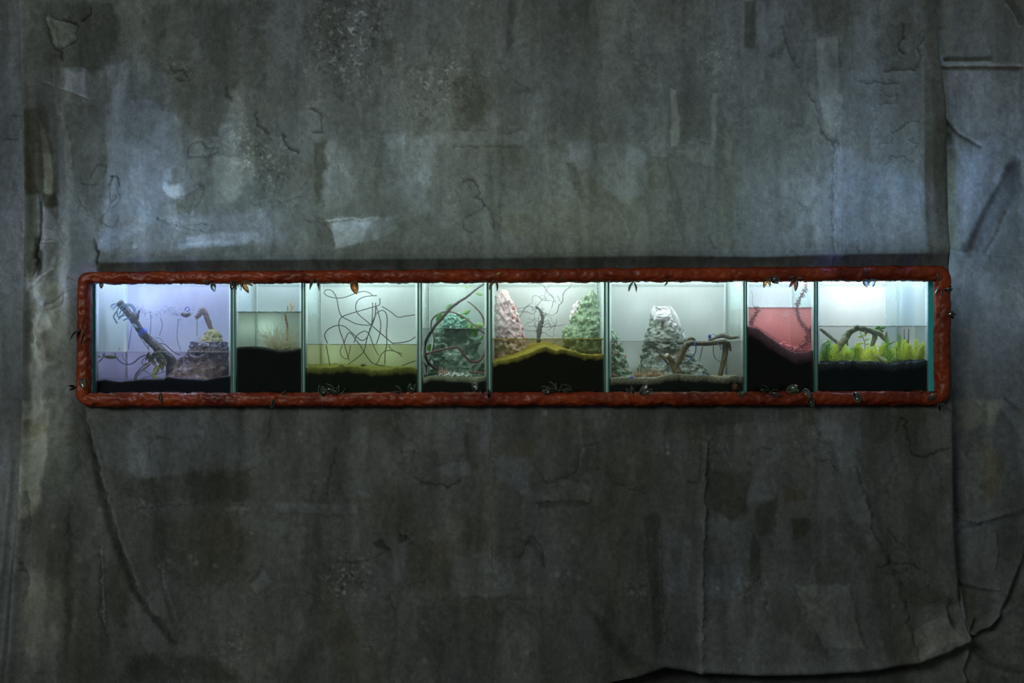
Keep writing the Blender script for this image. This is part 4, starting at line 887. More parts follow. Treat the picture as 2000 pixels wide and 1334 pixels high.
# ------------------------------------------------------------------ beds and water
def bed(i, name, front, back, mat, label, thick=.05, amp=.003, nx=None, lump=0.0, cat='soil', yback=YI1):
    x0, x1 = px_x(TANKS[i][0]) + .0006, px_x(TANKS[i][1]) - .0006
    fx = [px_x(p[0]) for p in front]; fz = [py_z(p[1]) for p in front]
    k = (D + yback) / (D + YF1)
    bx = [W(p[0], p[1], yback).x for p in back]; bz = [W(p[0], p[1], yback).z for p in back]
    nx = nx or int((x1 - x0) / .0045); ny = 34
    V, F, lay = [], [], []
    for j in range(ny + 1):
        v = j / ny; y = YI0 + .0004 + (yback - YI0 - .001) * v ** 1.3
        for a in range(nx + 1):
            x = x0 + (x1 - x0) * a / nx
            s_ = v * v * (3 - 2 * v)
            z = np.interp(x, fx, fz) * (1 - s_) + np.interp(x, bx, bz) * s_
            n = mnoise.noise(Vector((x * 45, y * 45, i))) + .6 * mnoise.noise(Vector((x * 130, y * 130, i + 5)))
            if lump: n += lump * abs(mnoise.noise(Vector((x * 90, y * 90, i + 9)))) * 2
            V.append((x, y, z + amp * n)); lay.append(0.0)
    top = len(V); m = 14
    for j in range(1, m + 1):
        for a in range(nx + 1):
            x, y, z = V[a]; f = (j / m) ** 1.5
            V.append((x, YI0 + .0004, z + (ZBOT + .004 - z) * f)); lay.append(min(1.0, (z - V[-1][2]) / thick))
    W_ = nx + 1
    for j in range(ny):
        for a in range(nx):
            p = j * W_ + a; F.append((p, p + 1, p + W_ + 1, p + W_))
    def row(j, a): return a if j == 0 else top + (j - 1) * W_ + a
    for j in range(m):
        for a in range(nx):
            F.append((row(j, a), row(j + 1, a), row(j + 1, a + 1), row(j, a + 1)))
    # closing sides, back and underside
    n0 = len(V); lastf = [row(m, a) for a in range(W_)]
    V += [(x0, yback, ZBOT + .004), (x1, yback, ZBOT + .004)]; lay += [1, 1]
    F.append(tuple([ny * W_ + a for a in range(W_)] + [n0 + 1, n0]))
    F.append(tuple([row(j, 0) for j in range(m, -1, -1)] + [j * W_ for j in range(1, ny + 1)] + [n0]))
    F.append(tuple([row(j, nx) for j in range(m + 1)][::-1] + [j * W_ + nx for j in range(1, ny + 1)] + [n0 + 1])[::-1])
    F.append(tuple(lastf[::-1] + [n0, n0 + 1]))
    o = obj(name, (V, F), mat)
    at = o.data.attributes.new('layer', 'FLOAT', 'POINT'); at.data.foreach_set('value', np.array(lay, np.float32))
    return tag(o, label, cat, None, 'stuff')
def water(i, py, mat, label, line_mat=None, line=.0016, wob=0.0):
    x0, x1 = px_x(TANKS[i][0]) + .0003, px_x(TANKS[i][1]) - .0003
    z = W(0, py, YF1).z
    o = obj('water', box((x0, YF1 + .0002, ZBOT + .0037), (x1, YB - .0002, z)), mat, smooth=False)
    tag(o, label, 'water', None, 'stuff')
    if line_mat:
        rr = random.Random(i * 7 + 3)
        n = max(6, int((x1 - x0) / .006)); P = [(x0 + .001 + (x1 - x0 - .002) * k / n, YF1 + .0014, z + wob * (rr.random() - .5)) for k in range(n + 1)]
        l = obj('water_line', tube(P, [line * (.6 + .8 * rr.random()) for _ in P], 6, .02, smooth=False), line_mat, o)
    return o
def cx(k, x0, y0):
    return lambda *pts: [(x0 + a / k, y0 + b / k) for a, b in pts]
k1 = cx(4.0, 130, 500); k2 = cx(4.168, 560, 500); k3 = cx(4.168, 930, 500); k4 = cx(4.169, 1170, 500); k5 = cx(4.17, 1430, 500)
q1 = cx(7.692, 140, 510); q1b = cx(7.692, 140, 640); q3 = cx(7.692, 340, 510); q5 = cx(7.692, 940, 520); q8 = cx(6.667, 1560, 620); q7 = cx(7.692, 1400, 510)

bed(0, 'dark_soil', k1((232, 975), (300, 962), (420, 982), (500, 972), (600, 962), (760, 962), (790, 944), (900, 957), (1000, 962), (1090, 967), (1200, 944), (1285, 934)), k1((240, 952), (420, 962), (640, 955), (800, 950), (1285, 940)),
    soil_mat('navy_soil', (.22, .20, .26), (.004, .005, .010), (.10, .09, .14), 120, mid=.2), 'dark navy soil along the bottom of the log tank', .012, .0016)
bed(1, 'dark_soil', k1((1328, 716), (1400, 709), (1490, 711), (1560, 722), (1640, 741), (1720, 743), (1790, 730), (1832, 720)), k1((1328, 706), (1500, 706), (1650, 720), (1832, 712)),
    soil_mat('black_soil', (.075, .075, .06), (.0035, .0045, .005), (.04, .045, .04), 120, mid=.2), 'smooth black soil filling half of the narrow straw weed tank', .02, .0016)
bed(2, 'olive_sand', k2((152, 915), (230, 908), (330, 912), (430, 903), (560, 905), (620, 915), (700, 932), (800, 930), (900, 912), (1000, 908), (1062, 922)), k2((152, 895), (300, 882), (430, 880), (700, 895), (1062, 905)),
    soil_mat('olive_soil', (.46, .46, .10), (.005, .008, .004), (.12, .14, .03), 150, mid=.2), 'olive sandy bed in the wire tank', .055, .0035, lump=.6)
bed(3, 'pale_green_sand', k2((1105, 1000), (1140, 985), (1200, 976), (1280, 978), (1380, 988), (1460, 985), (1540, 1000), (1622, 978)), k2((1105, 975), (1200, 965), (1400, 968), (1622, 968)),
    soil_mat('pale_sand', (.75, .80, .56), (.006, .008, .006), (.16, .19, .12), 170, mid=.2), 'pale green sand under the white ruffled shell', .045, .0022)
bed(4, 'olive_sand', k3((130, 868), (220, 850), (330, 825), (440, 790), (500, 760), (560, 742), (620, 762), (660, 775), (700, 757), (780, 775), (860, 800), (950, 812), (1038, 805)), k3((130, 838), (230, 800), (300, 788), (380, 745), (440, 715), (510, 698), (590, 702), (660, 730), (720, 752), (800, 785), (900, 798), (1038, 800)),
    soil_mat('amber_sand', (.66, .57, .11), (.006, .006, .003), (.20, .18, .02), 60, mid=.12), 'tall amber sand mound with shaded front painted dark in the amber tank', .05, .004, lump=.4)
bed(5, 'grey_sand', k4((85, 996), (200, 992), (280, 996), (360, 1000), (450, 996), (520, 980), (570, 965), (640, 962), (760, 972), (900, 975), (980, 990), (1050, 994), (1090, 975), (1120, 968), (1172, 984)), k4((85, 980), (300, 980), (480, 975), (600, 955), (800, 968), (1172, 965)),
    soil_mat('grey_sand', (.92, .88, .62), (.007, .010, .008), (.10, .115, .10), 210, mid=.25, bump=1.2), 'grainy grey sand under the driftwood in the widest tank', .05, .0022, lump=.3)
bed(6, 'dark_soil', k4((1208, 576), (1240, 580), (1290, 598), (1350, 640), (1420, 690), (1480, 728), (1530, 768), (1580, 790), (1640, 800), (1700, 788), (1738, 772)), k4((1208, 558), (1260, 575), (1340, 622), (1420, 680), (1500, 735), (1560, 765), (1640, 770), (1738, 765)),
    soil_mat('purple_soil', (.34, .20, .22), (.005, .004, .005), (.12, .06, .09), 150, mid=.3, bump=1.0), 'steep slope of dark purple soil in the pink water', .075, .004, lump=.8)
bed(7, 'dark_gravel', k5((690, 880), (760, 885), (830, 872), (900, 880), (980, 872), (1080, 885), (1150, 880), (1220, 890), (1300, 905), (1380, 880), (1460, 878), (1520, 868), (1592, 850)), k5((690, 862), (900, 862), (1200, 865), (1592, 845)),
    soil_mat('dark_gravel', (.09, .105, .12), (.005, .007, .0085), (.028, .034, .04), 230, mid=.35, bump=1.0), 'coarse dark gravel under the yellow-green plants', .045, .005, lump=1.4)

M_LINE = surf('pale_water_line', (.38, .42, .45), (.25, .28, .3), 90, .2)
M_LDARK = surf('dark_water_line', (.04, .07, .075), (.10, .15, .15), 60, .25)
M_LAMB = surf('amber_scum', (.42, .33, .03), (.26, .20, .02), 120, .7)
M_LPINK = surf('maroon_water_line', (.22, .05, .08), (.3, .08, .1), 60, .4)
water(0, 687.5, water_mat('mauve_water', (.80, .64, .70), .45, (.75, .65, .72), .22), 'clear mauve water around the foot of the log', M_LINE, .0012)
water(1, 609.5, water_mat('pale_green_water', (.68, .80, .40), 1.1, (.7, .8, .6), .2), 'pale green water high in the narrow straw weed tank', M_LDARK, .0022, .0012)
water(2, 672.5, water_mat('olive_water', (.70, .70, .16), 2.6, (.85, .82, .35), .8), 'cloudy olive water in the wire tank', M_LDARK, .0012, .001)
water(3, 642.0, water_mat('grey_green_water', (.62, .78, .64), .5, (.7, .8, .75), .12), 'clear grey-green water around the green rock', M_LDARK, .0010)
water(4, 662.0, water_mat('amber_water', (.72, .58, .12), 2.6, (.8, .7, .2), .2), 'amber water over the sand mound', M_LAMB, .0022, .001)
water(5, 666.5, water_mat('grey_water', (.66, .72, .58), .7, (.7, .75, .6), .15), 'clear grey water around the white-topped cone', M_LINE, .0010)
water(6, 601.0, water_mat('salmon_water', (.97, .28, .26), 4.0, (.97, .44, .40), 1.3), 'salmon pink water in the narrow pink tank', M_LPINK, .0016)
water(7, 637.0, water_mat('clear_plant_water', (.66, .74, .62), .7, (.7, .8, .7), .05), 'clear water around the yellow-green plants', M_LDARK, .0011)

# ------------------------------------------------------------------ what stands in the tanks
def WP(pts, y):
    """photo points at a depth (one depth, or one per point) as places in the room"""
    if isinstance(y, (int, float)): return [W(a, b, y) for a, b in pts]
    ys = np.interp(np.linspace(0, 1, len(pts)), np.linspace(0, 1, len(y)), y)
    return [W(a, b, float(c)) for (a, b), c in zip(pts, ys)]
def limb(pts, y, r_px, **k):
    R = [v * S for v in r_px] if isinstance(r_px, (list, tuple)) else r_px * S
    if isinstance(R, list) and len(R) != len(pts): R = list(np.interp(np.linspace(0, 1, len(pts)), np.linspace(0, 1, len(R)), R))
    return tube(WP(pts, y), R, **k)
def rock(prof, y0, depth=.6, amp=.012, nscale=22, n=60, seg=96, seed=0, ridged=True, maxry=.14, tip=True, fold=0.0):
    """a mass from its outline: rows (row, left, right), oval in plan, with a crumpled skin"""
    py = [p[0] for p in prof]; V, F = [], []
    for j in range(n + 1):
        y_ = py[0] + (py[-1] - py[0]) * (j / n)
        l = np.interp(y_, py, [p[1] for p in prof]); r = np.interp(y_, py, [p[2] for p in prof])
        c = (l + r) / 2; hw = (r - l) / 2
        P0 = W(c, y_, y0); rx = hw * S; ry = min(rx * depth, maxry)
        for k in range(seg):
            a = 2 * math.pi * k / seg
            p = P0 + Vector((math.cos(a) * rx, math.sin(a) * ry, 0))
            q = p * nscale + Vector((seed * 3.3, seed, 0))
            w = mnoise.noise(q) + .5 * mnoise.noise(q * 2.1)
            if ridged: w = .4 * w + (.5 - abs(mnoise.noise(q * .9 + Vector((9, 2, 4)))) * 2.4) * .9 + (.4 - abs(mnoise.noise(q * 2.3 + Vector((1, 5, 2)))) * 2.4) * .6 + (.4 - abs(mnoise.noise(q * 5 + Vector((4, 1, 7)))) * 2.4) * .28
            d = Vector((math.cos(a), math.sin(a) * 1.0, .25 * math.sin(a * 2 + j)))
            V.append(p + d * amp * w * min(1, .25 + rx / .05))
    for j in range(n):
        for k in range(seg):
            a = j * seg + k; b = j * seg + (k + 1) % seg
            F.append((a, a + seg, b + seg, b))
    F.append(tuple(range(seg))); F.append(tuple(range(n * seg + seg - 1, n * seg - 1, -1)))
    return V, F
M_BARK = surf('dark_wet_bark', (.034, .019, .016), (.012, .007, .009), 45, .35, .7, 70, c3=(.11, .065, .045), sc3=80)
M_BLUE = surf('blue_plastic', (.03, .20, .62), (.05, .30, .72), 30, .3, trans=.2)
M_BLUE2 = surf('pale_blue_plastic', (.18, .36, .52), (.25, .45, .60), 30, .35, trans=.3)
M_ROYAL = surf('royal_blue_tape', (.010, .035, .40), (.015, .06, .55), 30, .35)
M_ROOT = surf('grey_root', (.10, .09, .13), (.16, .14, .2), 50, .6)
M_STEM = surf('dark_stem', (.07, .05, .045), (.11, .08, .06), 60, .5)
M_OLIVE = surf('olive_leaf', (.22, .22, .05), (.12, .14, .03), 40, .5, trans=.35)
M_OLIVE2 = surf('pale_olive_leaf', (.42, .42, .20), (.30, .32, .14), 40, .5, trans=.35)

# --- tank with the log
lg = thing('log', W(338, 736, .20), 'dark wet log leaning up to the left out of the mauve water', 'log')
LP = [(338, 736), (337, 715), (328, 700), (316, 688), (302, 674), (288, 661), (276, 648), (266, 633), (256, 618), (244, 603), (233, 590)]
LY = [.21, .20, .12]
obj('trunk', limb(LP, LY, [15, 14, 11.5, 10, 9, 8, 7.5, 7.2, 7.5, 7, 7.5], seg=20, step=.005, rough=.16, nscale=55), M_BARK, lg)
obj('branch_stub', limb([(268, 624), (271, 611), (273, 606)], .145, [3, 2.2, 1.6], seg=10, rough=.2), M_BARK, lg)
obj('branch_stub', limb([(262, 622), (266, 617), (270, 613)], .128, [5, 4.5, 3.5], seg=10, rough=.2), M_BARK, lg)
obj('root_flare', limb([(348, 742), (346, 722), (352, 706), (358, 697)], [.185, .19], [12, 9, 7, 4], seg=14, rough=.25, nscale=60), surf('pale_wet_wood', (.16, .12, .10), (.26, .21, .18), 40, .5, .6), lg)
tp = obj('tape_band', limb([(283, 651), (280, 648), (276, 644)], [.149, .146], [8.1, 8.1, 7.9], seg=20, rough=.08), M_ROYAL, lg); tp['label'] = 'royal blue tape around the log'
for pts, r, m in [([(230, 618), (229, 606), (236, 598), (247, 594), (258, 596), (264, 604), (266, 618)], 1.5, M_BLUE2), ([(233, 614), (240, 601), (252, 597), (260, 603), (262, 615)], 1.3, M_BLUE),
                  ([(228, 608), (222, 618), (225, 625), (229, 632)], 1.8, M_BLUE2), ([(246, 616), (238, 617), (231, 624)], 1.6, M_BLUE2), ([(252, 622), (246, 623), (241, 626)], 1.5, M_BLUE), ([(242, 612), (236, 618), (230, 619)], 1.6, M_BLUE)]:
    s_ = obj('ribbon', limb(pts, [.105, .11], r, seg=6, flat=.3), m, lg); s_['label'] = 'blue plastic ribbon'
for a, b in [((229, 593), (215, 601)), ((230, 596), (218, 604)), ((228, 594), (216, 597)), ((231, 597), (221, 606))]:
    obj('ribbon', limb([a, ((a[0] + b[0]) / 2, (a[1] + b[1]) / 2 - 2), b], .112, .7, seg=5), M_BLUE, lg)
obj('vine', limb(q1b((1000, 100), (1040, 160), (1100, 250), (1150, 320)), .15, .8, seg=5), M_STEM, lg)
obj('vine', limb(q1b((1310, 240), (1400, 250), (1480, 320), (1560, 380), (1630, 410)), .15, 1.1, seg=6), M_STEM, lg)
obj('vine', limb(q1b((1250, 150), (1330, 165), (1370, 220)), .16, .6, seg=5), M_STEM, lg)
obj('leaf', blade(W(*q1((890, 935))[0], .13), W(*q1((1010, 1010))[0], .13), .012, 0, 6), M_BLUE2, lg)

t = thing('plant', W(262, 744, .17), 'drooping olive-leaved plant at the foot of the dark log', 'plant')
for pts, r in [(q1b((940, 780), (970, 690), (1050, 600), (1150, 540)), 1.1), (q1b((965, 780), (1000, 680), (1090, 610), (1200, 530)), 1.0), (q1b((1000, 720), (1080, 640), (1180, 560)), .7), (q1b((1090, 640), (1190, 700), (1290, 695), (1420, 650)), .8), (q1b((1150, 540), (1200, 450), (1260, 380)), 1.0), (q1b((1060, 760), (1200, 720), (1300, 740)), .6), (q1b((1160, 350), (1150, 290), (1130, 260)), .7), (q1b((1060, 555), (1060, 500), (1100, 450)), .7)]:
    obj('stem', limb(pts, [.17, .15], r, seg=6), M_STEM, t)
for a, b, w, m in [((1165, 360), (1110, 500), .014, 0), ((1190, 400), (1160, 540), .016, 0), ((1240, 370), (1190, 520), .018, 0), ((1280, 380), (1400, 480), .016, 1), ((1260, 420), (1350, 560), .02, 0), ((1330, 470), (1365, 660), .022, 0), ((1310, 560), (1215, 710), .024, 1), ((1200, 470), (1270, 590), .018, 1), ((1360, 440), (1430, 560), .012, 1), ((1190, 700), (1290, 760), .018, 1), ((1300, 375), (1230, 440), .014, 0), ((1150, 530), (1060, 560), .008, 1)]:
    pa, pb = q1b(a, b)
    obj('leaf', blade(W(*pa, .15), W(*pb, .145), w, .08, 7, thick=.0008), M_OLIVE2 if m else M_OLIVE, t)
o = obj('floating_leaf', blade(W(201, 696, .10), W(231, 698, .11), .018, .02, 8), M_OLIVE2); tag(o, 'pale olive leaf floating just under the mauve water surface', 'leaf')
o = obj('root', limb(q1b((645, 385), (690, 470), (760, 530), (850, 555), (940, 520), (1020, 450), (1110, 410)), .2, 1.3, seg=6), M_ROOT); tag(o, 'grey looping root sagging below the water surface left of the log', 'root')
o = obj('root', limb(q1b((765, 390), (770, 450), (845, 540)), .24, .7, seg=5), M_ROOT); tag(o, 'short thin grey root hooked inside the larger loop', 'root')
for pts, lab in [(q1((905, 980), (880, 1130), (850, 1330)), 'thin grey hanging root nearest the dark log'), (q1((660, 1040), (680, 1200), (720, 1330)), 'thin grey hanging root under the blue ribbons'), (q1((1600, 870), (1585, 1160), (1640, 1350)), 'thin grey hanging root under the floating stick'),
                 (q1((1190, 800), (1185, 1000), (1165, 1180)), 'faint grey hanging root left of the pair behind the log'), (q1((1330, 850), (1360, 960), (1320, 1120)), 'faint wavy grey hanging root behind the log'), (q1((1885, 870), (1880, 1130)), 'faint grey hanging root beside the curved stick')]:
    o = obj('hanging_root', limb(pts, .33, .75, seg=5), M_ROOT); tag(o, lab, 'root')
parts = []
rw = random.Random(3)
for k in range(150):
    u = rw.uniform(255, 378); v = 611 + 6 * math.sin(u * .11) + rw.gauss(0, 4); an = rw.uniform(0, 6.28); L = rw.uniform(3, 9)
    parts.append(limb([(u, v), (u + math.cos(an) * L * .5 + rw.gauss(0, 1), v + math.sin(an) * L * .4), (u + math.cos(an) * L, v + math.sin(an) * L * .7)], rw.uniform(.36, .40), [.45, .25], seg=4, smooth=False))
o = obj('ragged_weed', join(*parts), surf('mauve_weed', (.20, .20, .30), (.30, .29, .42), 60, .7, .5)); tag(o, 'ragged mauve weed floating in a line across the back of the log tank', 'weed', None, 'stuff')
t = thing('floating_stick', W(363, 620, .3), 'short red-brown stick floating under a blue loop', 'stick')
obj('wood', limb(q1((1650, 790), (1710, 810), (1785, 790)), .3, [3, 5, 3], seg=12, rough=.35, nscale=90), M_BARK, t)
obj('loop', limb(q1((1700, 740), (1720, 695), (1760, 700), (1765, 740), (1720, 755)), .295, 1.0, seg=6), M_ROYAL, t)

M_BROWNROCK = surf('brown_rock', (.085, .052, .050), (.16, .10, .095), 14, .6, .8, 40, c3=(.33, .26, .25), sc3=18)
M_CRUST = surf('purple_crust', (.16, .13, .19), (.05, .035, .07), 60, .4, .9, 90, c3=(.45, .42, .55), sc3=70)
M_MOSS = surf('yellow_moss', (.44, .42, .20), (.28, .27, .12), 60, .8, .8, 120, trans=.15)
t = thing('rock', W(392, 744, .24), 'brown folded rock with purple crust beside the log', 'rock')
obj('body', rock([(682, 368, 446), (692, 364, 449), (704, 354, 449.5), (716, 344, 450), (728, 332, 450), (740, 322, 450), (748, 318, 450)], .21, .9, .010, 16, seed=2), M_BROWNROCK, t)
obj('crust', rock([(660, 394, 424), (663, 384, 430), (668, 375, 442), (676, 370, 446), (684, 370, 447), (690, 366, 447)], .21, .9, .013, 42, seed=3, n=24), M_CRUST, t)
obj('moss', rock([(643, 408, 420), (648, 402, 428), (656, 398, 432), (664, 386, 434), (668, 380, 436)], .20, .8, .009, 70, seed=5, n=20, ridged=False), M_MOSS, t)
o = obj('curved_stick', limb(q1((1860, 850), (1900, 820), (1945, 760)) + [(396, 606), (402, 614), (407, 628), (412, 642), (416, 650)], .22, [4, 5, 5, 6.5, 5.5, 5, 4.5, 4], seg=14, rough=.3, nscale=80), surf('red_brown_bark', (.14, .065, .06), (.07, .03, .04), 60, .5, .7)); tag(o, 'red-brown hooked stick standing in the moss on the rock', 'stick')

# --- tank with the straw weed
M_STRAW = surf('straw', (.66, .58, .40), (.5, .42, .28), 30, .6, trans=.3)
M_STICK = surf('orange_brown_stick', (.36, .18, .07), (.24, .11, .05), 60, .6, .5)
M_ORANGE = surf('orange_coral', (.80, .42, .07), (.70, .32, .05), 40, .5, trans=.2)
rr = random.Random(4)
t = thing('stick', W(561, 684, .22), 'upright orange-brown stick in the straw weed tank', 'stick')
obj('wood', limb(k1((1722, 720), (1722, 640), (1724, 560), (1716, 500), (1709, 452)), .22, [2.2, 2.4, 2.6, 2.2, 1.6], seg=10, rough=.3, nscale=120), M_STICK, t)
obj('side_twig', limb(k1((1724, 556), (1733, 535)), .22, [1.6, .8], seg=8), M_STICK, t)
t = thing('coral_twig', W(567, 609, .20), 'small forked bright orange twig above the pale green water', 'twig')
obj('branch', limb(q3((1740, 760), (1770, 700), (1745, 650), (1748, 620)), .2, [1.2, 1.7, 1.4, 1.0], seg=8, rough=.3, nscale=150), M_ORANGE, t)
obj('branch', limb(q3((1765, 710), (1790, 690), (1815, 665)), .2, [1.3, 1.2, .9], seg=8, rough=.3, nscale=150), M_ORANGE, t)
o = obj('coral_twig', limb(q3((1705, 750), (1708, 700), (1700, 672)), .2, [.8, 1.0, .7], seg=8, rough=.3), surf('red_twig', (.40, .12, .06), (.3, .09, .05), 50, .5)); tag(o, 'tiny straight red twig beside the forked orange twig', 'twig')
t = thing('fine_weed', W(546, 685, .22), 'fine straw-coloured weed with pale bubbles in the narrow tank', 'plant')
for c in range(4):
    parts = []
    for k in range(36):
        bx, by = rr.uniform(522, 574), 684
        L = rr.uniform(16, 58); a = math.radians(rr.gauss(105 if c < 2 else 80, 36)); bend = rr.uniform(-1.3, 1.3)
        y_ = rr.uniform(.09, .22); pts = [(bx, by)]; x_, yy = bx, by
        for s_ in range(5):
            a += bend * .22; x_ += math.cos(a) * L / 5; yy -= math.sin(a) * L / 5
            x_ = min(max(x_, 500), 583); pts.append((x_, yy))
        parts.append(limb(pts, y_, [.55, .3], seg=4, step=.02, smooth=False))
    obj('strand_tuft', join(*parts), M_STRAW, t)['kind'] = 'stuff'
for bx in (543, 546, 540):
    obj('stem', limb([(548, 684), (546, 664), (bx, 640 + abs(bx - 544) * 3)], .2, [.9, .7, .4], seg=6), M_STRAW, t)
parts = []
for k in range(70):
    u, v = rr.gauss(548, 16), rr.gauss(668, 13)
    if 504 < u < 584 and 630 < v < 684: parts.append(ico(W(u, v, rr.uniform(.08, .2)), S * rr.uniform(.5, 1.2), 0))
obj('bubble', join(*parts), surf('pale_bubble', (.75, .78, .9), (.6, .65, .8), 60, .15), t)['kind'] = 'stuff'

# --- tank with the wire
M_WIRE = surf('black_wire', (.010, .011, .011), (.05, .055, .05), 90, .45, lo=.5, hi=.8)
t = thing('wire_tangle', W(715, 720, .2), 'tangle of bent dark wires rising out of olive water', 'wire')
WIRES = [
 (k2((385, 300), (355, 275), (315, 278), (303, 300), (325, 322), (375, 338), (440, 342), (500, 328), (580, 296), (650, 290), (700, 320)), .30),
 (k2((372, 282), (400, 325), (412, 370), (425, 440), (446, 490), (500, 520), (560, 550), (630, 562), (685, 558), (715, 510), (722, 440), (724, 380)), .20),
 (k2((757, 345), (757, 395), (720, 410), (600, 445), (500, 475), (445, 500), (424, 545), (432, 610), (455, 670), (470, 720), (490, 790), (508, 850)), .17),
 (k2((335, 712), (318, 680), (308, 640), (335, 600), (385, 572), (430, 563), (475, 576), (520, 615), (570, 660), (612, 688), (650, 668), (680, 600), (705, 520), (735, 465), (780, 442), (810, 470), (818, 540), (812, 620), (815, 710), (800, 800), (800, 885)), .14),
 (k2((700, 380), (697, 480), (690, 560), (660, 650), (640, 730), (630, 775), (580, 825), (500, 882)), .19),
 (k2((465, 715), (480, 670), (505, 622), (530, 635), (560, 680), (600, 730), (640, 800), (690, 865), (735, 885), (800, 895)), .11),
 (k2((720, 885), (745, 860), (765, 810), (800, 775), (850, 770), (900, 785), (942, 820)), .22),
 (k2((735, 322), (680, 325), (610, 340), (570, 375), (562, 430), (585, 475), (650, 530), (720, 590), (790, 650), (860, 710)), .26),
 (k2((728, 410), (750, 480), (765, 550), (760, 620), (740, 690), (730, 715)), .24),
 (k2((775, 410), (840, 450), (905, 497), (960, 490), (1045, 478)), .30),
 (k2((548, 705), (570, 650), (610, 620), (645, 612), (672, 640), (700, 712), (730, 780), (750, 810)), .28),
 (k2((855, 710), (900, 708), (960, 700), (1010, 685), (1050, 655)), .25),
 (k2((940, 893), (1000, 870), (1054, 850)), .07),
 (k2((322, 725), (335, 800), (352, 890)), .16),
 (k2((455, 725), (435, 775), (450, 820), (490, 838), (510, 790), (520, 725)), .30),
 (k2((830, 720), (845, 755), (890, 780), (940, 795)), .30),
 (k2((724, 380), (722, 470), (700, 550), (672, 600)), .21),
]
for pts, y_ in WIRES:
    obj('wire', limb(pts, y_, .95, seg=7, step=.008), M_WIRE, t)
for px, py, r, lab in [(666, 716, 4.5, 'dark stone half sunk in the olive sand, left of three'), (691, 720, 5, 'dark stone low on the olive sand, middle of three'), (709, 713, 4, 'small dark stone on the crest of the olive sand')]:
    o = obj('stone', ico(W(px, py, .075), r * S, 2, .5, (1.3, 1, .7), px), surf('dark_olive_stone', (.05, .055, .03), (.09, .09, .05), 60, .7, .6)); tag(o, lab, 'stone')

# --- tank with the green rock
M_GROCK = surf('green_rock', (.10, .19, .14), (.26, .38, .29), 16, .5, .9, 45, c3=(.46, .56, .46), sc3=26)
M_GDOME = surf('teal_dome', (.10, .30, .22), (.22, .48, .38), 22, .35, .8, 60, c3=(.55, .7, .65), sc3=40)
t = thing('rock', W(895, 736, .26), 'folded grey-green rock mound in the narrow green tank', 'rock')
obj('body', rock([(622, 880, 905), (632, 868, 922), (645, 852, 930), (665, 848, 938), (690, 842, 944), (715, 840, 947), (738, 838, 948)], .27, .62, .020, 17, seed=11, maxry=.12), M_GROCK, t)
obj('dome', rock([(611, 882, 900), (614, 876, 908), (622, 868, 916), (634, 864, 920), (642, 862, 922)], .24, .8, .012, 36, seed=13, n=24), M_GDOME, t)
M_VINE = surf('dark_vine', (.055, .032, .03), (.02, .014, .016), 70, .5, .6)
M_RVINE = surf('red_brown_vine', (.17, .07, .055), (.09, .035, .03), 70, .45, .5)
t = thing('vine', W(853, 722, .12), 'thick dark brown vine curving up to the top corner of the green rock tank', 'vine')
obj('stem', limb(k2((1238, 928), (1195, 905), (1155, 870), (1128, 810), (1122, 740), (1140, 680), (1175, 620), (1215, 560), (1260, 510), (1330, 430), (1400, 375), (1470, 330), (1530, 280), (1585, 240), (1610, 226)), [.12, .10], [3.6, 3.4, 3.2, 3, 2.8, 2.8, 2.9, 3.2, 3.4, 3.2, 2.8, 2.6, 2.4, 2, 1.6], seg=12, rough=.16, nscale=90), M_VINE, t)
o = obj('vine', limb(k2((1108, 803), (1160, 792), (1240, 768), (1320, 752), (1385, 744), (1415, 768), (1450, 815), (1490, 852), (1535, 864), (1575, 848), (1605, 805), (1618, 765)), [.06, .07, .10], [2.3, 2.6], seg=12, rough=.14, nscale=90), M_RVINE); tag(o, 'red-brown zigzag vine crossing low in front of the green rock', 'vine')
t = thing('vine', W(833, 732, .3), 'thin leafy brown vine ringing the green rock from behind', 'vine')
obj('stem', limb(k2((1130, 970), (1142, 900), (1175, 820), (1200, 700), (1195, 640), (1175, 570), (1190, 510), (1250, 465), (1330, 455), (1420, 485), (1510, 550), (1612, 632)), [.26, .3, .12], 1.7, seg=9, rough=.15, nscale=90), M_RVINE, t)
M_LEAF = surf('fresh_green_leaf', (.20, .50, .06), (.12, .36, .05), 30, .5, trans=.45)
M_LEAF2 = surf('pale_green_leaf', (.36, .56, .22), (.26, .46, .16), 30, .5, trans=.45)
for a, b, w, y_, m in [((1215, 530), (1262, 455), .020, .19, 0), ((1290, 440), (1345, 385), .014, .28, 1), ((1330, 470), (1290, 560), .022, .28, 1), ((1400, 490), (1460, 505), .016, .2, 0), ((1420, 480), (1500, 440), .018, .3, 1), ((1470, 550), (1490, 590), .02, .2, 0), ((1520, 560), (1610, 570), .026, .2, 1), ((1500, 600), (1570, 605), .030, .16, 0), ((1540, 600), (1520, 665), .026, .16, 0), ((1560, 610), (1500, 640), .018, .18, 1), ((1175, 715), (1140, 770), .018, .2, 0), ((1150, 730), (1170, 780), .016, .22, 0), ((1240, 560), (1320, 575), .022, .28, 1), ((1250, 480), (1300, 530), .018, .3, 1), ((1600, 650), (1560, 690), .014, .3, 1)]:
    pa, pb = k2(a, b)
    obj('leaf', blade(W(*pa, y_), W(*pb, y_ - .012), w, .1, 7), M_LEAF2 if m else M_LEAF, t)
t = thing('vine', W(946, 700, .3), 'short brown twig bending down the right glass of the green rock tank', 'vine')
obj('stem', limb(k2((1470, 368), (1520, 405), (1570, 455), (1600, 505), (1612, 570)), .3, [1, 1.5, 2, 2], seg=8, rough=.25, nscale=90), M_RVINE, t)
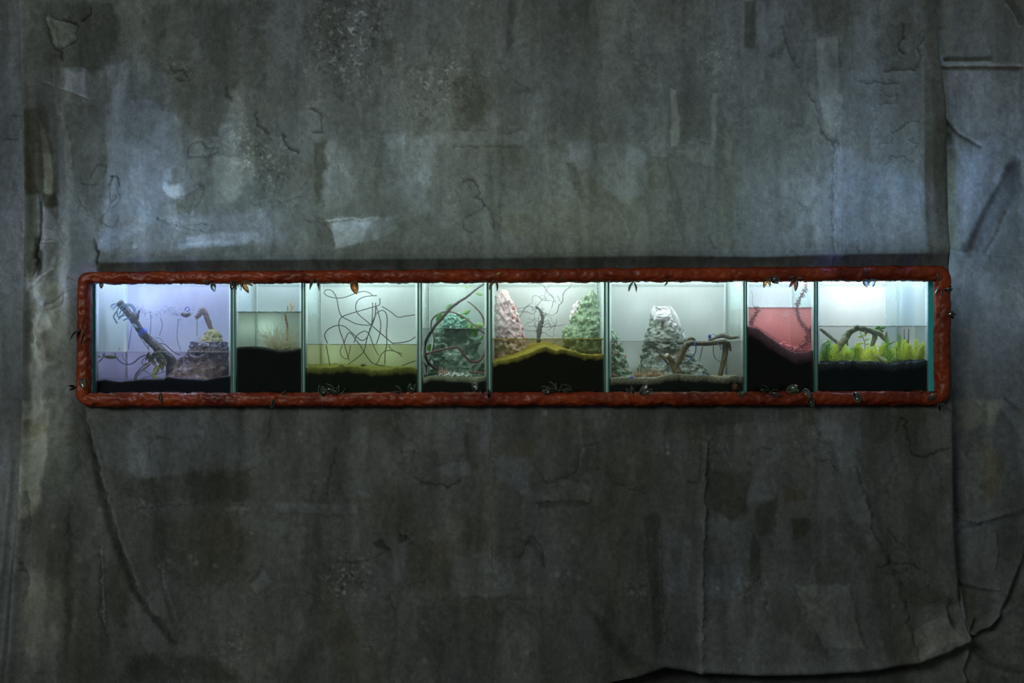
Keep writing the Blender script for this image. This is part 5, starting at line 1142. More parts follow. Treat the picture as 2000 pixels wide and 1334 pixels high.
for a, b in [((1535, 300), (1600, 318)), ((1460, 240), (1475, 262))]:
    pa, pb = k2(a, b); o = obj('sprig_leaf', blade(W(*pa, .3), W(*pb, .29), .014, .1, 6), M_LEAF2); tag(o, 'pale green leaf against the back glass ' + ('near the top right of the green rock tank' if a[0] > 1500 else 'high above the green rock'), 'leaf')
# ruffled shell and spikes
V, F = [], []
n = 44
for lay in (0, 1):
    for i in range(n + 1):
        u = i / n; px = 850 + u * 68
        for j in range(5):
            v = j / 4
            p = W(px, 733 - 6 * math.sin(math.pi * min(u, .9)) * v + (2.2 + v) * math.sin(u * 30) * (1 - v * .4) * .8, .075 + .07 * v)
            p.z += -.0016 * lay + .002 * math.sin(u * 47 + 2 * v)
            V.append(p)
m = 5 * (n + 1)
for i in range(n):
    for j in range(4):
        a = i * 5 + j; F.append((a, a + 5, a + 6, a + 1)); F.append((m + a, m + a + 1, m + a + 6, m + a + 5))
    for j in (0, 4):
        a = i * 5 + j; F.append((a, m + a, m + a + 5, a + 5) if j == 0 else (a, a + 5, m + a + 5, m + a))
t = thing('shell', W(884, 736, .1), 'white ruffled shell with pink spikes lying on pale sand', 'shell')
obj('ruffle', (V, F), surf('white_shell', (.62, .66, .62), (.5, .55, .52), 40, .4), t)
M_SPIKE = surf('pink_spike', (.55, .36, .30), (.42, .25, .21), 60, .5, trans=.2)
for px, h_, r in [(857, 8, 2), (860, 14, 2.4), (864, 16, 2.6), (868, 9, 2), (873, 11, 2.2), (881, 9, 2), (889, 6, 1.6), (899, 5, 1.4)]:
    obj('spike', limb([(px + 1, 732), (px, 732 - h_ * .5), (px - 1.5, 731 - h_)], .11, [r, r * .8, .3], seg=8), M_SPIKE, t)
o = obj('twig', limb(k2((1490, 945), (1550, 948), (1618, 958)), .14, [2.6, 2.2, 1.8], seg=9, rough=.2), M_RVINE); tag(o, 'short red-brown twig lying right of the white shell', 'twig')

# --- tank with the amber mound
M_PINKROCK = surf('pink_rock', (.52, .34, .34), (.66, .52, .52), 14, .5, 1.0, 40, c3=(.92, .88, .9), sc3=45)
M_PINKRED = surf('red_pink_rock', (.45, .10, .11), (.58, .24, .24), 30, .5, .8, 50)
M_GREENROCK = surf('moss_green_rock', (.10, .21, .12), (.24, .34, .17), 18, .45, 1.0, 45, c3=(.60, .68, .56), sc3=48)
t = thing('rock', W(985, 715, .31), 'pale pink icy cone against the left glass of the amber tank', 'rock')
obj('body', rock([(566, 974, 988), (578, 968, 998), (592, 965, 1006), (610, 963.5, 1011), (630, 963.5, 1017), (650, 963.5, 1024), (664, 963.5, 1030), (690, 964, 1038), (712, 964, 1042)], .31, .8, .011, 26, seed=21, n=60, maxry=.10), M_PINKROCK, t)
for px, py, r in [(1003, 602, 3.5), (1001, 619, 3), (1010, 625, 4), (1021, 642, 3), (1020, 655, 3)]:
    obj('red_patch', ico(W(px, py, .255), r * S, 1, .6, (.8, 1, 1.4), px), M_PINKRED, t)
t = thing('rock', W(1138, 715, .31), 'jagged moss-green cone at the right of the amber tank', 'rock')
obj('body', rock([(566, 1152, 1160), (580, 1141, 1166), (596, 1132, 1169), (612, 1122, 1171), (626, 1110, 1172), (645, 1101, 1173), (665, 1098, 1174), (690, 1096, 1175), (712, 1092, 1176)], .31, .7, .016, 26, seed=23, n=60, maxry=.10), M_GREENROCK, t)
t2 = obj('rock', rock([(588, 1124, 1134), (600, 1117, 1138), (616, 1112, 1136), (630, 1110, 1130)], .36, .5, .010, 34, seed=25, n=24), surf('pale_pink_stone', (.66, .56, .60), (.74, .68, .72), 20, .6, .7)); tag(t2, 'pale pink stone peeping out behind the moss-green cone', 'rock')
M_TREE = surf('grey_gnarled_wood', (.05, .055, .06), (.11, .115, .12), 80, .7, .8, 120, c3=(.26, .27, .28), sc3=120)
M_TWIG = surf('thin_grey_twig', (.07, .075, .08), (.13, .135, .14), 60, .6)
t = thing('tree_root', W(1052, 668, .24), 'gnarled dark dead tree with wiry twigs on the amber mound', 'tree')
obj('trunk', limb(q5((860, 1150), (862, 1080), (872, 980), (890, 880), (920, 790), (910, 730), (885, 670), (840, 620), (812, 598)), .24, [4.6, 4, 5.2, 5, 3.6, 3, 2.8, 2.2, 1.6], seg=14, rough=.45, nscale=110, step=.003), M_TREE, t)
TW = [((830, 640), (760, 610), (690, 600), (620, 670), (590, 760)), ((700, 600), (640, 625), (530, 632)), ((620, 680), (700, 690), (770, 720), (820, 680), (825, 640)), ((620, 680), (560, 685), (510, 570)),
      ((880, 840), (830, 820), (800, 770), (800, 700), (825, 660)), ((850, 920), (800, 890), (810, 840), (770, 800), (725, 795), (712, 765)), ((830, 970), (760, 970), (690, 968), (640, 940)), ((840, 900), (780, 900), (700, 905)),
      ((935, 740), (980, 735), (1030, 770), (1070, 790)), ((930, 740), (970, 720), (975, 680)), ((920, 920), (960, 880), (1010, 850), (1040, 880), (1040, 930), (985, 980)), ((930, 900), (980, 920), (1030, 900), (1000, 860)),
      ((910, 990), (960, 1000), (1000, 1040), (1070, 1055), (1130, 1020)), ((1040, 930), (1110, 890), (1130, 830), (1125, 790)), ((1110, 895), (1200, 890), (1280, 865)), ((1110, 900), (1090, 970), (1085, 1050)),
      ((960, 840), (1000, 800), (1020, 830)), ((840, 590), (890, 530), (940, 470)), ((900, 500), (960, 520), (1030, 518)), ((900, 495), (860, 455), (800, 440), (765, 480), (775, 550)),
      ((690, 600), (730, 570), (780, 540)), ((590, 740), (560, 800), (590, 860)), ((640, 690), (600, 720), (570, 760)), ((1080, 1130), (1140, 1120), (1230, 1128)), ((1075, 1170), (1110, 1150), (1145, 1110)), ((930, 700), (1000, 720), (1070, 740), (1110, 700)), ((800, 780), (760, 830), (700, 850), (650, 900)),
      ((850, 930), (820, 1000), (830, 940)), ((760, 610), (780, 650), (840, 640))]
for pts in TW:
    obj('twig', limb(q5(*pts), [.24, .18 + .1 * rr.random()], [.62, .5, .3], seg=5, step=.006), M_TWIG, t)
rt = random.Random(21)
for k in range(34):
    u, v = rt.choice([(900, 900), (925, 780), (905, 720), (870, 980), (850, 640), (620, 680), (1040, 900), (960, 500), (1120, 880)])
    an = rt.uniform(-.3, 3.4) + (3.14 if rt.random() < .12 else 0); L = rt.uniform(80, 210); P = [(u, v)]
    for q_ in range(4):
        an += rt.gauss(0, .6); u += math.cos(an) * L / 4; v -= math.sin(an) * L / 4; P.append((min(max(u, 430), 1330), min(v, 1120)))
    obj('twig', limb(q5(*P), [.24, rt.uniform(.18, .32)], [.42, .2], seg=4, step=.006), M_TWIG, t)
for pts, r, lab in [(((700, 262), (800, 255), (880, 262), (940, 300), (985, 370), (1050, 430), (1088, 490), (1075, 560), (1055, 630)), 1.0, 'pale wiry twig hanging from the rim left of centre in the amber tank'), (((1365, 255), (1330, 310), (1260, 370), (1228, 430), (1218, 540), (1170, 580), (1150, 660), (1120, 720)), 1.3, 'dark wiry twig hanging from the rim right of the dead tree'),
                    (((1060, 270), (1000, 320), (980, 400), (1060, 460), (1100, 500), (1120, 560)), .6, 'faint thin twig crossing behind the pale hanging twig'), (((1140, 440), (1180, 520), (1210, 545)), .7, 'tiny twig joining the dark hanging twig')]:
    o = obj('hanging_twig', limb(q5(*pts), .26, [r * .8, r * .6], seg=6, step=.006), M_TWIG); tag(o, lab, 'twig')

# --- tank with the cones and driftwood
M_CONE = surf('crumpled_grey_green', (.13, .18, .18), (.38, .42, .34), 26, .6, 1.0, 60, c3=(.05, .07, .11), sc3=34)
M_SNOW = surf('white_crumpled_cloth', (.72, .72, .74), (.62, .62, .66), 30, .8, .8, 50)
M_CONE2 = surf('curly_green', (.16, .30, .22), (.46, .56, .42), 34, .6, 1.0, 80, dist=2.0)
t = thing('cone_mountain', W(1312, 734, .27), 'tall grey-green crumpled cone with white top behind driftwood', 'mountain')
obj('slope', rock([(610, 1272, 1316), (625, 1270, 1326), (640, 1264, 1332), (655, 1259, 1338), (670, 1257, 1343), (690, 1252, 1355), (710, 1247, 1370), (725, 1243, 1383), (738, 1239, 1394)], .26, .62, .013, 28, seed=31, n=64, seg=84, maxry=.12), M_CONE, t)
V, F = rock([(599, 1275, 1309), (606, 1273.5, 1312), (616, 1272, 1320), (624, 1270, 1326), (634, 1284, 1329), (644, 1304, 1332), (654, 1318, 1338), (660, 1328, 1341)], .252, .72, .007, 30, seed=33, n=40, seg=64, maxry=.10)
obj('white_cap', (V, F), M_SNOW, t)
obj('cap_flap', blade(W(1330, 640, .17), W(1306, 594, .19), .022, .02, 8, thick=.004, fold=.1), M_SNOW, t)
obj('cap_flap', blade(W(1279, 626, .18), W(1277, 595, .20), .016, .0, 6, thick=.004, fold=.1), M_SNOW, t)
t = thing('cone_mountain', W(1210, 738, .22), 'small curly green cone with red spots against the left glass', 'mountain')
obj('slope', rock([(643, 1192.5, 1198), (650, 1192, 1204), (658, 1192, 1209), (670, 1192, 1213), (690, 1192, 1219), (710, 1192, 1226), (738, 1192, 1236)], .24, .8, .012, 40, seed=35, n=50, maxry=.08), M_CONE2, t)
M_RED = surf('red_bud', (.55, .10, .10), (.65, .25, .2), 60, .5)
for px, py in [(1196, 672), (1204, 690), (1221, 697), (1195, 708), (1225, 724), (1197, 732), (1203, 733)]:
    obj('red_spot', ico(W(px, py, .165), 2.2 * S, 1, .5, (1.2, 1, .8), px), M_RED, t)
M_DRIFT = surf('olive_driftwood', (.13, .10, .038), (.055, .042, .018), 40, .5, .6, 90, c3=(.19, .17, .10), sc3=50)
M_CUT = surf('cut_wood_face', (.46, .38, .26), (.36, .28, .18), 60, .7)
t = thing('driftwood', W(1318, 732, .15), 'bent olive driftwood arching through the water line of the widest tank', 'driftwood')
obj('trunk', limb(k4((640, 958), (625, 920), (620, 890), (650, 845), (680, 780), (705, 735), (745, 712), (800, 712), (860, 714), (930, 708), (985, 704), (1030, 700)), [.13, .14, .16], [10, 8.5, 8, 7.5, 7, 6.5, 5.8, 5, 4.8, 4.8, 5, 5], seg=18, rough=.14, nscale=70), M_DRIFT, t)
obj('leg', limb(k4((1025, 698), (1030, 745), (1025, 800), (1012, 860), (1000, 910), (985, 975)), .16, [5.5, 6.5, 6, 5.5, 5, 4.6], seg=16, rough=.16, nscale=70), M_DRIFT, t)
obj('leg_stub', limb(k4((1035, 700), (1058, 720), (1072, 775)), .15, [4, 3.4, 1.8], seg=12, rough=.3, nscale=90), M_DRIFT, t)
st = obj('branch_stub', limb(k4((612, 890), (585, 850), (552, 812)), [.13, .11], [5, 5.2, 5], seg=14, rough=.08), M_DRIFT, t)
a_, b_ = W(*k4((556, 816))[0], .112), W(*k4((549, 807))[0], .108)
sub('cut_face', tube([a_, b_], 4.9 * S, 14, .1), M_CUT, st, t)
obj('twig', limb(k4((570, 888), (535, 845), (505, 810), (474, 772)), [.13, .12], [2.2, 2.4, 2.0, .8], seg=9, rough=.2), M_STEM, t)
t = thing('driftwood', W(1420, 666, .18), 'flat grey driftwood branch lying above the water line near the right glass', 'driftwood')
obj('branch', limb(k4((890, 684), (930, 672), (975, 652), (1020, 648), (1070, 664), (1120, 660), (1158, 655)), [.17, .14], [2.2, 3, 4.4, 4.8, 3.8, 3.4, 3], seg=14, rough=.25, nscale=80, flat=.9), surf('grey_driftwood', (.16, .15, .12), (.08, .075, .06), 50, .6, .7), t)
o = obj('driftwood', limb(k4((712, 690), (740, 672), (770, 676), (785, 690)), .15, [1.4, 3.2, 3, 1.2], seg=10, rough=.25), M_DRIFT); tag(o, 'small driftwood hump breaking the water above the bend', 'driftwood')
for pts, m, lab in [(k4((778, 735), (785, 700), (795, 698), (800, 735)), M_BLUE, 'bright blue tie looped around the driftwood bend'), (k4((790, 735), (785, 780), (760, 825), (712, 866)), M_BLUE, 'long blue tie end trailing left under the bend'), (k4((842, 738), (832, 790), (815, 858)), M_BLUE2, 'straight blue tie end hanging under the arch'),
                    (k4((932, 728), (930, 780), (945, 830), (988, 862)), M_BLUE2, 'pale blue tie curving to the driftwood leg'), (k4((965, 712), (985, 730), (995, 765)), M_BLUE2, 'short pale blue tie at the top of the driftwood leg'), (k4((492, 905), (505, 872), (545, 858)), M_BLUE2, 'faint teal tie left of the driftwood base')]:
    o = obj('cable_tie', limb(pts, [.125, .15], 1.3, seg=6, flat=.5), m); tag(o, lab, 'cable tie')
t = thing('cable_tie', W(1387, 660, .16), 'small blue knotted tie standing on the flat branch', 'cable tie')
obj('knot', ico(W(*k4((900, 655))[0], .15), 3.2 * S, 1, .6, (1, .7, 1.2), 3), M_ROYAL, t)
obj('strap', limb(k4((900, 655), (930, 635), (955, 650), (960, 668)), .15, .8, seg=6), M_BLUE2, t)
M_BLADE = surf('reddish_grass', (.60, .40, .20), (.52, .20, .12), 22, .6, trans=.3)
for c, (x0_, x1_, lab) in enumerate([(276, 360, 'tuft of short reddish grass left at the foot of the cone'), (365, 450, 'tuft of short reddish grass in the middle at the foot of the cone'), (455, 530, 'tuft of short reddish grass nearest the driftwood base')]):
    parts = []
    for k in range(26):
        u = rr.uniform(x0_, x1_); h_ = rr.uniform(18, 46) if k % 7 else rr.uniform(60, 84)
        pa, pb = k4((u, 986 - rr.random() * 6), (u + rr.gauss(0, 10), 984 - h_))
        y_ = rr.uniform(.10, .2); parts.append(limb([pa, ((pa[0] + pb[0]) / 2, (pa[1] + pb[1]) / 2), pb], y_, [.8, .7, .2], seg=4, smooth=False))
    o = obj('grass', join(*parts), M_BLADE); tag(o, lab, 'grass', None, 'stuff')
M_BLUEG = surf('blue_gravel', (.02, .035, .42), (.05, .07, .55), 60, .5)
for px, py, lab in [(240, 997, 0), (262, 990, 0), (285, 998, 0), (385, 1000, 1), (405, 1006, 1), (418, 1012, 1), (812, 976, 2), (832, 984, 2), (850, 975, 2)]:
    pp = k4((px, py))[0]
    o = obj('blue_pebble', ico(W(*pp, .048), 2.5 * S, 1, .5, (1.5, .8, .7), px), M_BLUEG)
    tag(o, ['blue pebble in the grey sand below the reddish grass at the left', 'blue pebble in the grey sand below the middle grass tuft', 'blue pebble in the grey sand under the driftwood arch'][lab], 'pebble', ['blue pebbles at the left of the widest tank', 'blue pebbles in the middle of the widest tank', 'blue pebbles under the arch'][lab])

# --- pink tank
M_BRUSH = surf('mauve_bristle', (.30, .16, .20), (.20, .10, .14), 40, .6, trans=.25)
def bristly(pts, y, lab, r=1.6, blen=7, n=150, seed=0, base=None):
    q = WP(pts, y); t = thing('bristly_stem', base or q[0], lab, 'plant')
    obj('stem', tube(q, r * S, 8, .006, .2, 120), M_BRUSH, t)
    c = cat_rom(q, .004); r2 = random.Random(seed); parts = []
    for k in range(n):
        i = r2.randrange(1, len(c) - 1); p = c[i]; tg = (c[i + 1] - c[i - 1]).normalized()
        d = Vector((r2.gauss(0, 1), r2.gauss(0, .7), r2.gauss(0, 1))); d = (d - tg * d.dot(tg)).normalized()
        d = (d + tg * r2.uniform(-.9, .2)).normalized()
        L = blen * S * r2.uniform(.5, 1.1)
        parts.append(tube([p, p + d * L * .6, p + d * L + Vector((0, 0, -.1 * L))], [.0016, .0014, .0006], 4, smooth=False))
    obj('bristle', join(*parts), M_BRUSH, t)['kind'] = 'stuff'
    return t
bristly(k4((1640, 745), (1680, 700), (1697, 650), (1700, 605), (1668, 572), (1632, 520), (1618, 470), (1612, 420), (1622, 370), (1655, 310), (1685, 255), (1697, 210)), [.10, .12, .16], 'tall bristly mauve stem winding up out of the pink water', 1.8, 8, 260, 5)
bristly(k4((1238, 560), (1252, 510), (1278, 470), (1295, 435), (1262, 412)), .12, 'short bristly mauve stem at the top of the purple slope', 1.3, 7, 90, 6)
o = obj('thread', limb(k4((1262, 412), (1248, 380), (1252, 330), (1240, 280)), .12, .4, seg=5), M_BRUSH); tag(o, 'hair-thin thread rising above the short bristly stem', 'thread')
o = obj('root', limb(k4((1690, 690), (1650, 730), (1610, 760), (1570, 778)), [.10, .12], [3, 2.6, 2, 1], seg=9, rough=.25), surf('pale_mauve_root', (.42, .24, .27), (.32, .17, .2), 50, .6)); tag(o, 'pale mauve root at the foot of the tall bristly stem', 'root')
M_CRYS = surf('pink_crystal', (.70, .36, .40), (.55, .25, .30), 40, .35)
for k in range(26):
    u = rr.uniform(1470, 1640); v = np.interp(u, [1470, 1530, 1580, 1640], [718, 750, 768, 772]) - rr.uniform(0, 26 if 1500 < u < 1610 else 8)
    pp = k4((u, v))[0]
    o = obj('pink_flake', ico(W(*pp, rr.uniform(.08, .2)), rr.uniform(2.2, 4.2) * S, 1, .9, (1.4, 1, .7), k), M_CRYS, smooth=False)
    tag(o, 'pale pink flake in the heap where the purple slope ends', 'flake', 'pink flakes in the salmon water')
for px, py, r in [(1495, 482, 1.2), (1510, 465, 1.0), (1520, 498, 1.6), (1535, 480, 1.1), (1525, 455, .8)]:
    pp = k4((px, py))[0]
    o = obj('bubble', ico(W(*pp, .045), r * S * 1.2, 1), DROPLET); tag(o, 'tiny bubble on the front glass in the pink water', 'bubble', 'bubbles in the pink water')
# --- bright plant tank
M_PALEDRIFT = surf('pale_driftwood', (.44, .42, .34), (.28, .26, .2), 30, .6, .7, 60, stretch=(1, 1, 1), c3=(.16, .15, .10), sc3=40)
M_YDRIFT = surf('mossy_driftwood', (.34, .34, .16), (.20, .20, .09), 30, .6, .7, 60, c3=(.5, .5, .36), sc3=40)
t = thing('driftwood', W(1634, 700, .17), 'mossy forked driftwood arching over the yellow-green plants', 'driftwood')
obj('arch', limb(k5((838, 790), (875, 735), (905, 690), (935, 650), (960, 615), (1000, 592), (1050, 588), (1100, 600), (1150, 618), (1200, 632), (1235, 670), (1270, 705)), [.15, .16, .17], [4, 6.5, 7.5, 7, 6.2, 6, 6, 6, 5.6, 5.4, 4.6, 3], seg=16, rough=.28, nscale=60), M_YDRIFT, t)
obj('leg', limb(k5((1165, 630), (1160, 665), (1148, 700), (1130, 735)), .17, [5.5, 5, 4.5, 2.5], seg=14, rough=.2, nscale=60), M_YDRIFT, t)
obj('spur', limb(k5((1245, 680), (1252, 645), (1257, 612)), .16, [4, 3.6, 1.2], seg=10, rough=.2), M_YDRIFT, t)
obj('spur', limb(k5((1262, 720), (1295, 708), (1325, 695)), .15, [3, 2, .6], seg=10, rough=.2), M_YDRIFT, t)
for a, b in [((930, 690), (942, 730)), ((1090, 610), (1088, 640)), ((1000, 585), (1025, 562))]:
    obj('knot', limb(k5(a, b), .15, [3.6, 1.6], seg=9, rough=.3), M_YDRIFT, t)
o = obj('driftwood', limb(k5((708, 592), (745, 612), (800, 655), (840, 690), (875, 722)), .26, [3, 4, 4.2, 4, 3], seg=12, rough=.3, nscale=70), M_PALEDRIFT); tag(o, 'pale grey driftwood slanting down behind at the left of the plant tank', 'driftwood')
t = thing('driftwood', W(1606, 690, .2), 'whitish hooked driftwood stump by the left glass of the plant tank', 'driftwood')
obj('hook', limb(k5((728, 800), (738, 750), (745, 715), (775, 695), (812, 690)), .2, [4, 3.6, 3.6, 2.6, 1], seg=12, rough=.3, nscale=70), surf('whitish_wood', (.56, .62, .50), (.40, .48, .36), 30, .6, .6), t)
M_HORN = surf('yellow_green_weed', (.80, .80, .06), (.58, .68, .05), 14, .5, trans=.45)
M_HORN2 = surf('fresh_green_weed', (.30, .52, .05), (.20, .42, .04), 14, .5, trans=.45)
M_HSTEM = surf('weed_stem', (.30, .32, .05), (.2, .24, .04), 40, .6)
def hornwort(px, py0, py1, y, lab, group=None, m=None, seed=0, w=11, lean=0.0, dens=1.0):
    r2 = random.Random(seed); b = W(px, py0, y); tpx = px + lean
    t = thing('water_plant', b, lab, 'plant', group)
    n = max(6, int((py0 - py1) / 3.2)); pts = [(px + lean * (k / n) ** 1.4 + r2.gauss(0, .3), py0 + (py1 - py0) * k / n) for k in range(n + 1)]
    q = WP(pts, y); obj('stem', tube(q, [.0014, .0007], 5, .05, smooth=False) if False else tube(q, .0011, 5, smooth=False), M_HSTEM, t)
    parts = []
    for k in range(1, n + 1):
        f = k / n; L = w * S * (1.0 - .55 * f ** 2.2) * (1 if k < n else .6)
        m_ = int(9 * dens)
        for s_ in range(m_):
            a = 2 * math.pi * (s_ + r2.random() * .6) / m_
            d = Vector((math.cos(a), math.sin(a) * .8, .25 + .65 * f + r2.gauss(0, .15))).normalized()
            l = L * r2.uniform(.75, 1.1); p = q[k]
            e1 = p + d * l * .55; e2 = p + d * l + Vector((0, 0, .25 * l))
            sd = d.cross(Vector((0, 0, 1))).normalized() * (.0014 * r2.uniform(.8, 1.2))
            nn = Vector((0, 0, .0007))
            parts.append(([p - sd * .5, p + sd * .5, e1 - sd, e1 + nn, e1 + sd, e2], [(0, 1, 3), (0, 3, 2), (1, 4, 3), (2, 3, 5), (3, 4, 5)]))
    obj('needle_whorl', join(*parts), m or M_HORN, t, smooth=False)['kind'] = 'stuff'
    return t
hornwort(1733.5, 712, 663, .075, 'tallest dark-tipped feathery water plant in front of the driftwood end', None, M_HORN2, 1, 13)
hornwort(1757.5, 708, 655, .16, 'tall feathery water plant standing alone right of the driftwood', None, M_HORN2, 2, 12)
hornwort(1613, 708, 676, .13, 'dense bluish-green bushy weed at the left end of the plant bed', None, surf('blue_green_weed', (.22, .46, .12), (.16, .36, .09), 14, .5, trans=.45), 3, 18, 3, 1.5)
r3 = random.Random(12)
GP = 'feathery weeds along the bed of the plant tank'
for k in range(56):
    px = 1600 + 208 * (k + r3.uniform(.1, .9)) / 56
    top = 680 + r3.uniform(-14, 12)
    if px < 1622: top += 10
    if 1675 < px < 1700: top += 4
    hornwort(px, 709 if px < 1760 else 706, top - (4 if px > 1740 else 0), r3.uniform(.07, .33), 'yellow-green feathery weed in the thick row on the dark gravel', GP, M_HORN if r3.random() < .75 else M_HORN2, 100 + k, r3.uniform(14, 19), r3.gauss(0, 6), 1.2)
t = thing('leafy_sprig', W(1716, 645, .2), 'bright green leaf sprig just under the water behind the arch', 'plant')
for a, b in [((1160, 595), (1200, 580)), ((1170, 605), (1225, 600)), ((1200, 590), (1255, 582)), ((1190, 610), (1240, 612)), ((1150, 590), (1130, 600)), ((1210, 585), (1180, 575))]:
    pa, pb = k5(a, b); obj('leaf', blade(W(*pa, .2), W(*pb, .19), .012, .1, 6), M_LEAF, t)
t = thing('leafy_sprig', W(1685, 690, .22), 'thin yellow-green sprig under the driftwood arch', 'plant')
obj('stem', limb(k5((1080, 780), (1080, 700), (1050, 640)), .22, .8, seg=5), M_HSTEM, t)
for a, b in [((1065, 660), (1020, 655)), ((1075, 690), (1130, 670)), ((1055, 640), (1040, 620)), ((1078, 710), (1010, 715)), ((1078, 720), (1120, 715)), ((1060, 650), (1100, 640))]:
    pa, pb = k5(a, b); obj('leaf', blade(W(*pa, .22), W(*pb, .21), .007, .1, 5), M_HORN, t)
o = obj('log', limb(k5((1140, 800), (1190, 820), (1230, 845), (1275, 872)), [.16, .10], [3, 4.5, 5, 4], seg=10, rough=.25), M_YDRIFT); tag(o, 'yellowish fallen stick lying among the weeds on the gravel', 'stick')
# lumps of gravel on the bed
parts = []
for k in range(300):
    u = r3.uniform(1599, 1809); v = np.interp(u, [1596, 1680, 1742, 1811], [710, 710, 716, 704]) + r3.uniform(-1, 8)
    parts.append(ico(W(u, v, r3.uniform(.038, .06)), r3.uniform(.7, 2.0) * S, 0, .6, (1.3, .8, .8), k))
o = obj('gravel', join(*parts), surf('slate_gravel', (.04, .05, .06), (.13, .15, .17), 40, .6), smooth=False); tag(o, 'slate grey gravel lumps along the top of the dark bed', 'gravel', None, 'stuff')
parts = []
for k in range(170):
    u, v = r3.uniform(1601, 1700), r3.uniform(641, 702)
    parts.append(ico(W(u, v, r3.uniform(.37, .41)), r3.uniform(.35, .95) * S, 0))
o = obj('bubble_spray', join(*parts), DROPLET); tag(o, 'spray of tiny white bubbles behind the driftwood in the plant tank', 'bubbles', None, 'stuff')
# glass sheet and bead seam in the back corner of the plant tank
t = thing('glass_sheet', W(1762, 640, .3), 'upright glass sheet with beaded white edge at the right of the plant tank', 'glass sheet')
obj('sheet', box(tuple(W(1752, 705, .22)), tuple(W(1752, 542, .22) + Vector((.003, .16, 0)))), M_SIDE, t, smooth=False)
obj('bead_seam', tube(WP(k5((1352, 575), (1356, 450), (1361, 330), (1368, 205)), .225), .0024, 8, .006, .5, 200), M_SEAL, t)
for px in (1766, 1788):
    obj('dark_edge', tube(WP([(px, 642 if px < 1780 else 640), (px + 1, 690)], .3), .0022, 6, .05), surf('dark_edge', (.10, .11, .11), (.16, .17, .17), 50, .4), t)
for pts in [k5((1240, 460), (1262, 510), (1310, 566)), k5((1270, 262), (1300, 235), (1340, 208)), k5((1465, 660), (1475, 620), (1490, 585))]:
    obj('scratch', tube(WP(pts, .228), .0011, 5, .01), M_SEAL, t)
# upright bright edge in the widest tank's right back corner
o = obj('corner_seal', tube(WP(k4((1015, 640), (1018, 500), (1022, 350), (1026, 212)), .40), .0028, 8, .01, .35, 160), M_SEAL); tag(o, 'bright wavy sealant bead down the right back corner of the widest tank', 'sealant')

# ------------------------------------------------------------------ glass pods stuck in the frame
G_CLEAR = clear_glass('clear_pod', (.86, .92, .9), .02, (.10, .12, .11), .10)
G_BLUE = clear_glass('bluish_pod', (.80, .88, .98), .02, (.12, .16, .24), .14)
G_GREEN = clear_glass('greenish_pod', (.72, .86, .74), .02, (.06, .10, .06), .16)
G_DARK = clear_glass('smoky_pod', (.42, .42, .40), .02, (.02, .02, .018), .35)
G_BLACK = clear_glass('black_pod', (.10, .10, .10), .03, (.006, .006, .006), .75)
G_AMBER = clear_glass('amber_pod', (.90, .62, .34), .02, (.26, .12, .03), .22)
G_RED = clear_glass('red_brown_pod', (.62, .36, .30), .02, (.16, .04, .03), .3)
G_YELLOW = clear_glass('yellow_pod', (.95, .80, .25), .02, (.45, .32, .04), .4)
VALVE = {}
def valve_mesh(key, open_):
    """one half of a pod: an almond-shaped cupped shell, unit length along +Z, with a raised rim"""
    if (key, open_) in VALVE: return VALVE[(key, open_)]
    nu, nv = 12, 8; V, F = [], []
    for lay in (0, 1):
        for i in range(nu + 1):
            u = i / nu; w = .27 * (math.sin(math.pi * (u ** .85)) ** .8) * (1.0 if u < .5 else 1) + .004
            for j in range(nv + 1):
                v = -1 + 2 * j / nv
                cup = .17 * math.sin(math.pi * u) * (1 - v * v) + (.03 if abs(v) > .99 else 0) * math.sin(math.pi * u)
                th = .028 * lay
                V.append((v * w, -(cup) - open_ * u * u * .25 + th, u))
    m = (nu + 1) * (nv + 1); W_ = nv + 1
    for i in range(nu):
        for j in range(nv):
            a = i * W_ + j
            F.append((a, a + 1, a + W_ + 1, a + W_)); F.append((m + a, m + a + W_, m + a + W_ + 1, m + a + 1))
        for j in (0, nv):
            a = i * W_ + j
            F.append((a, a + W_, m + a + W_, m + a) if j == 0 else (a, m + a, m + a + W_, a + W_))
    for i in (0, nu):
        for j in range(nv):
            a = i * W_ + j
            F.append((a, m + a, m + a + 1, a + 1) if i == 0 else (a, a + 1, m + a + 1, m + a))
    me = mesh('valve', V, F); VALVE[(key, open_)] = me
    return me
M_RIB = surf('pod_rib', (.15, .18, .14), (.25, .28, .24), 60, .15)
def rib_mesh(key):
    if ('rib', key) in VALVE: return VALVE[('rib', key)]
    P = [(0.0, -.17 * math.sin(math.pi * u) - .02, u) for u in np.linspace(.02, .98, 9)]
    parts = [tube(P, .009, 5, smooth=False)]
    for sg in (-1, 1):
        parts.append(tube([(sg * (.27 * (math.sin(math.pi * (u ** .85)) ** .8) + .004), -.03 * math.sin(math.pi * u), u) for u in np.linspace(.02, .99, 11)], .010, 5, smooth=False))
    me = mesh('rib', *join(*parts)); VALVE[('rib', key)] = me
    return me
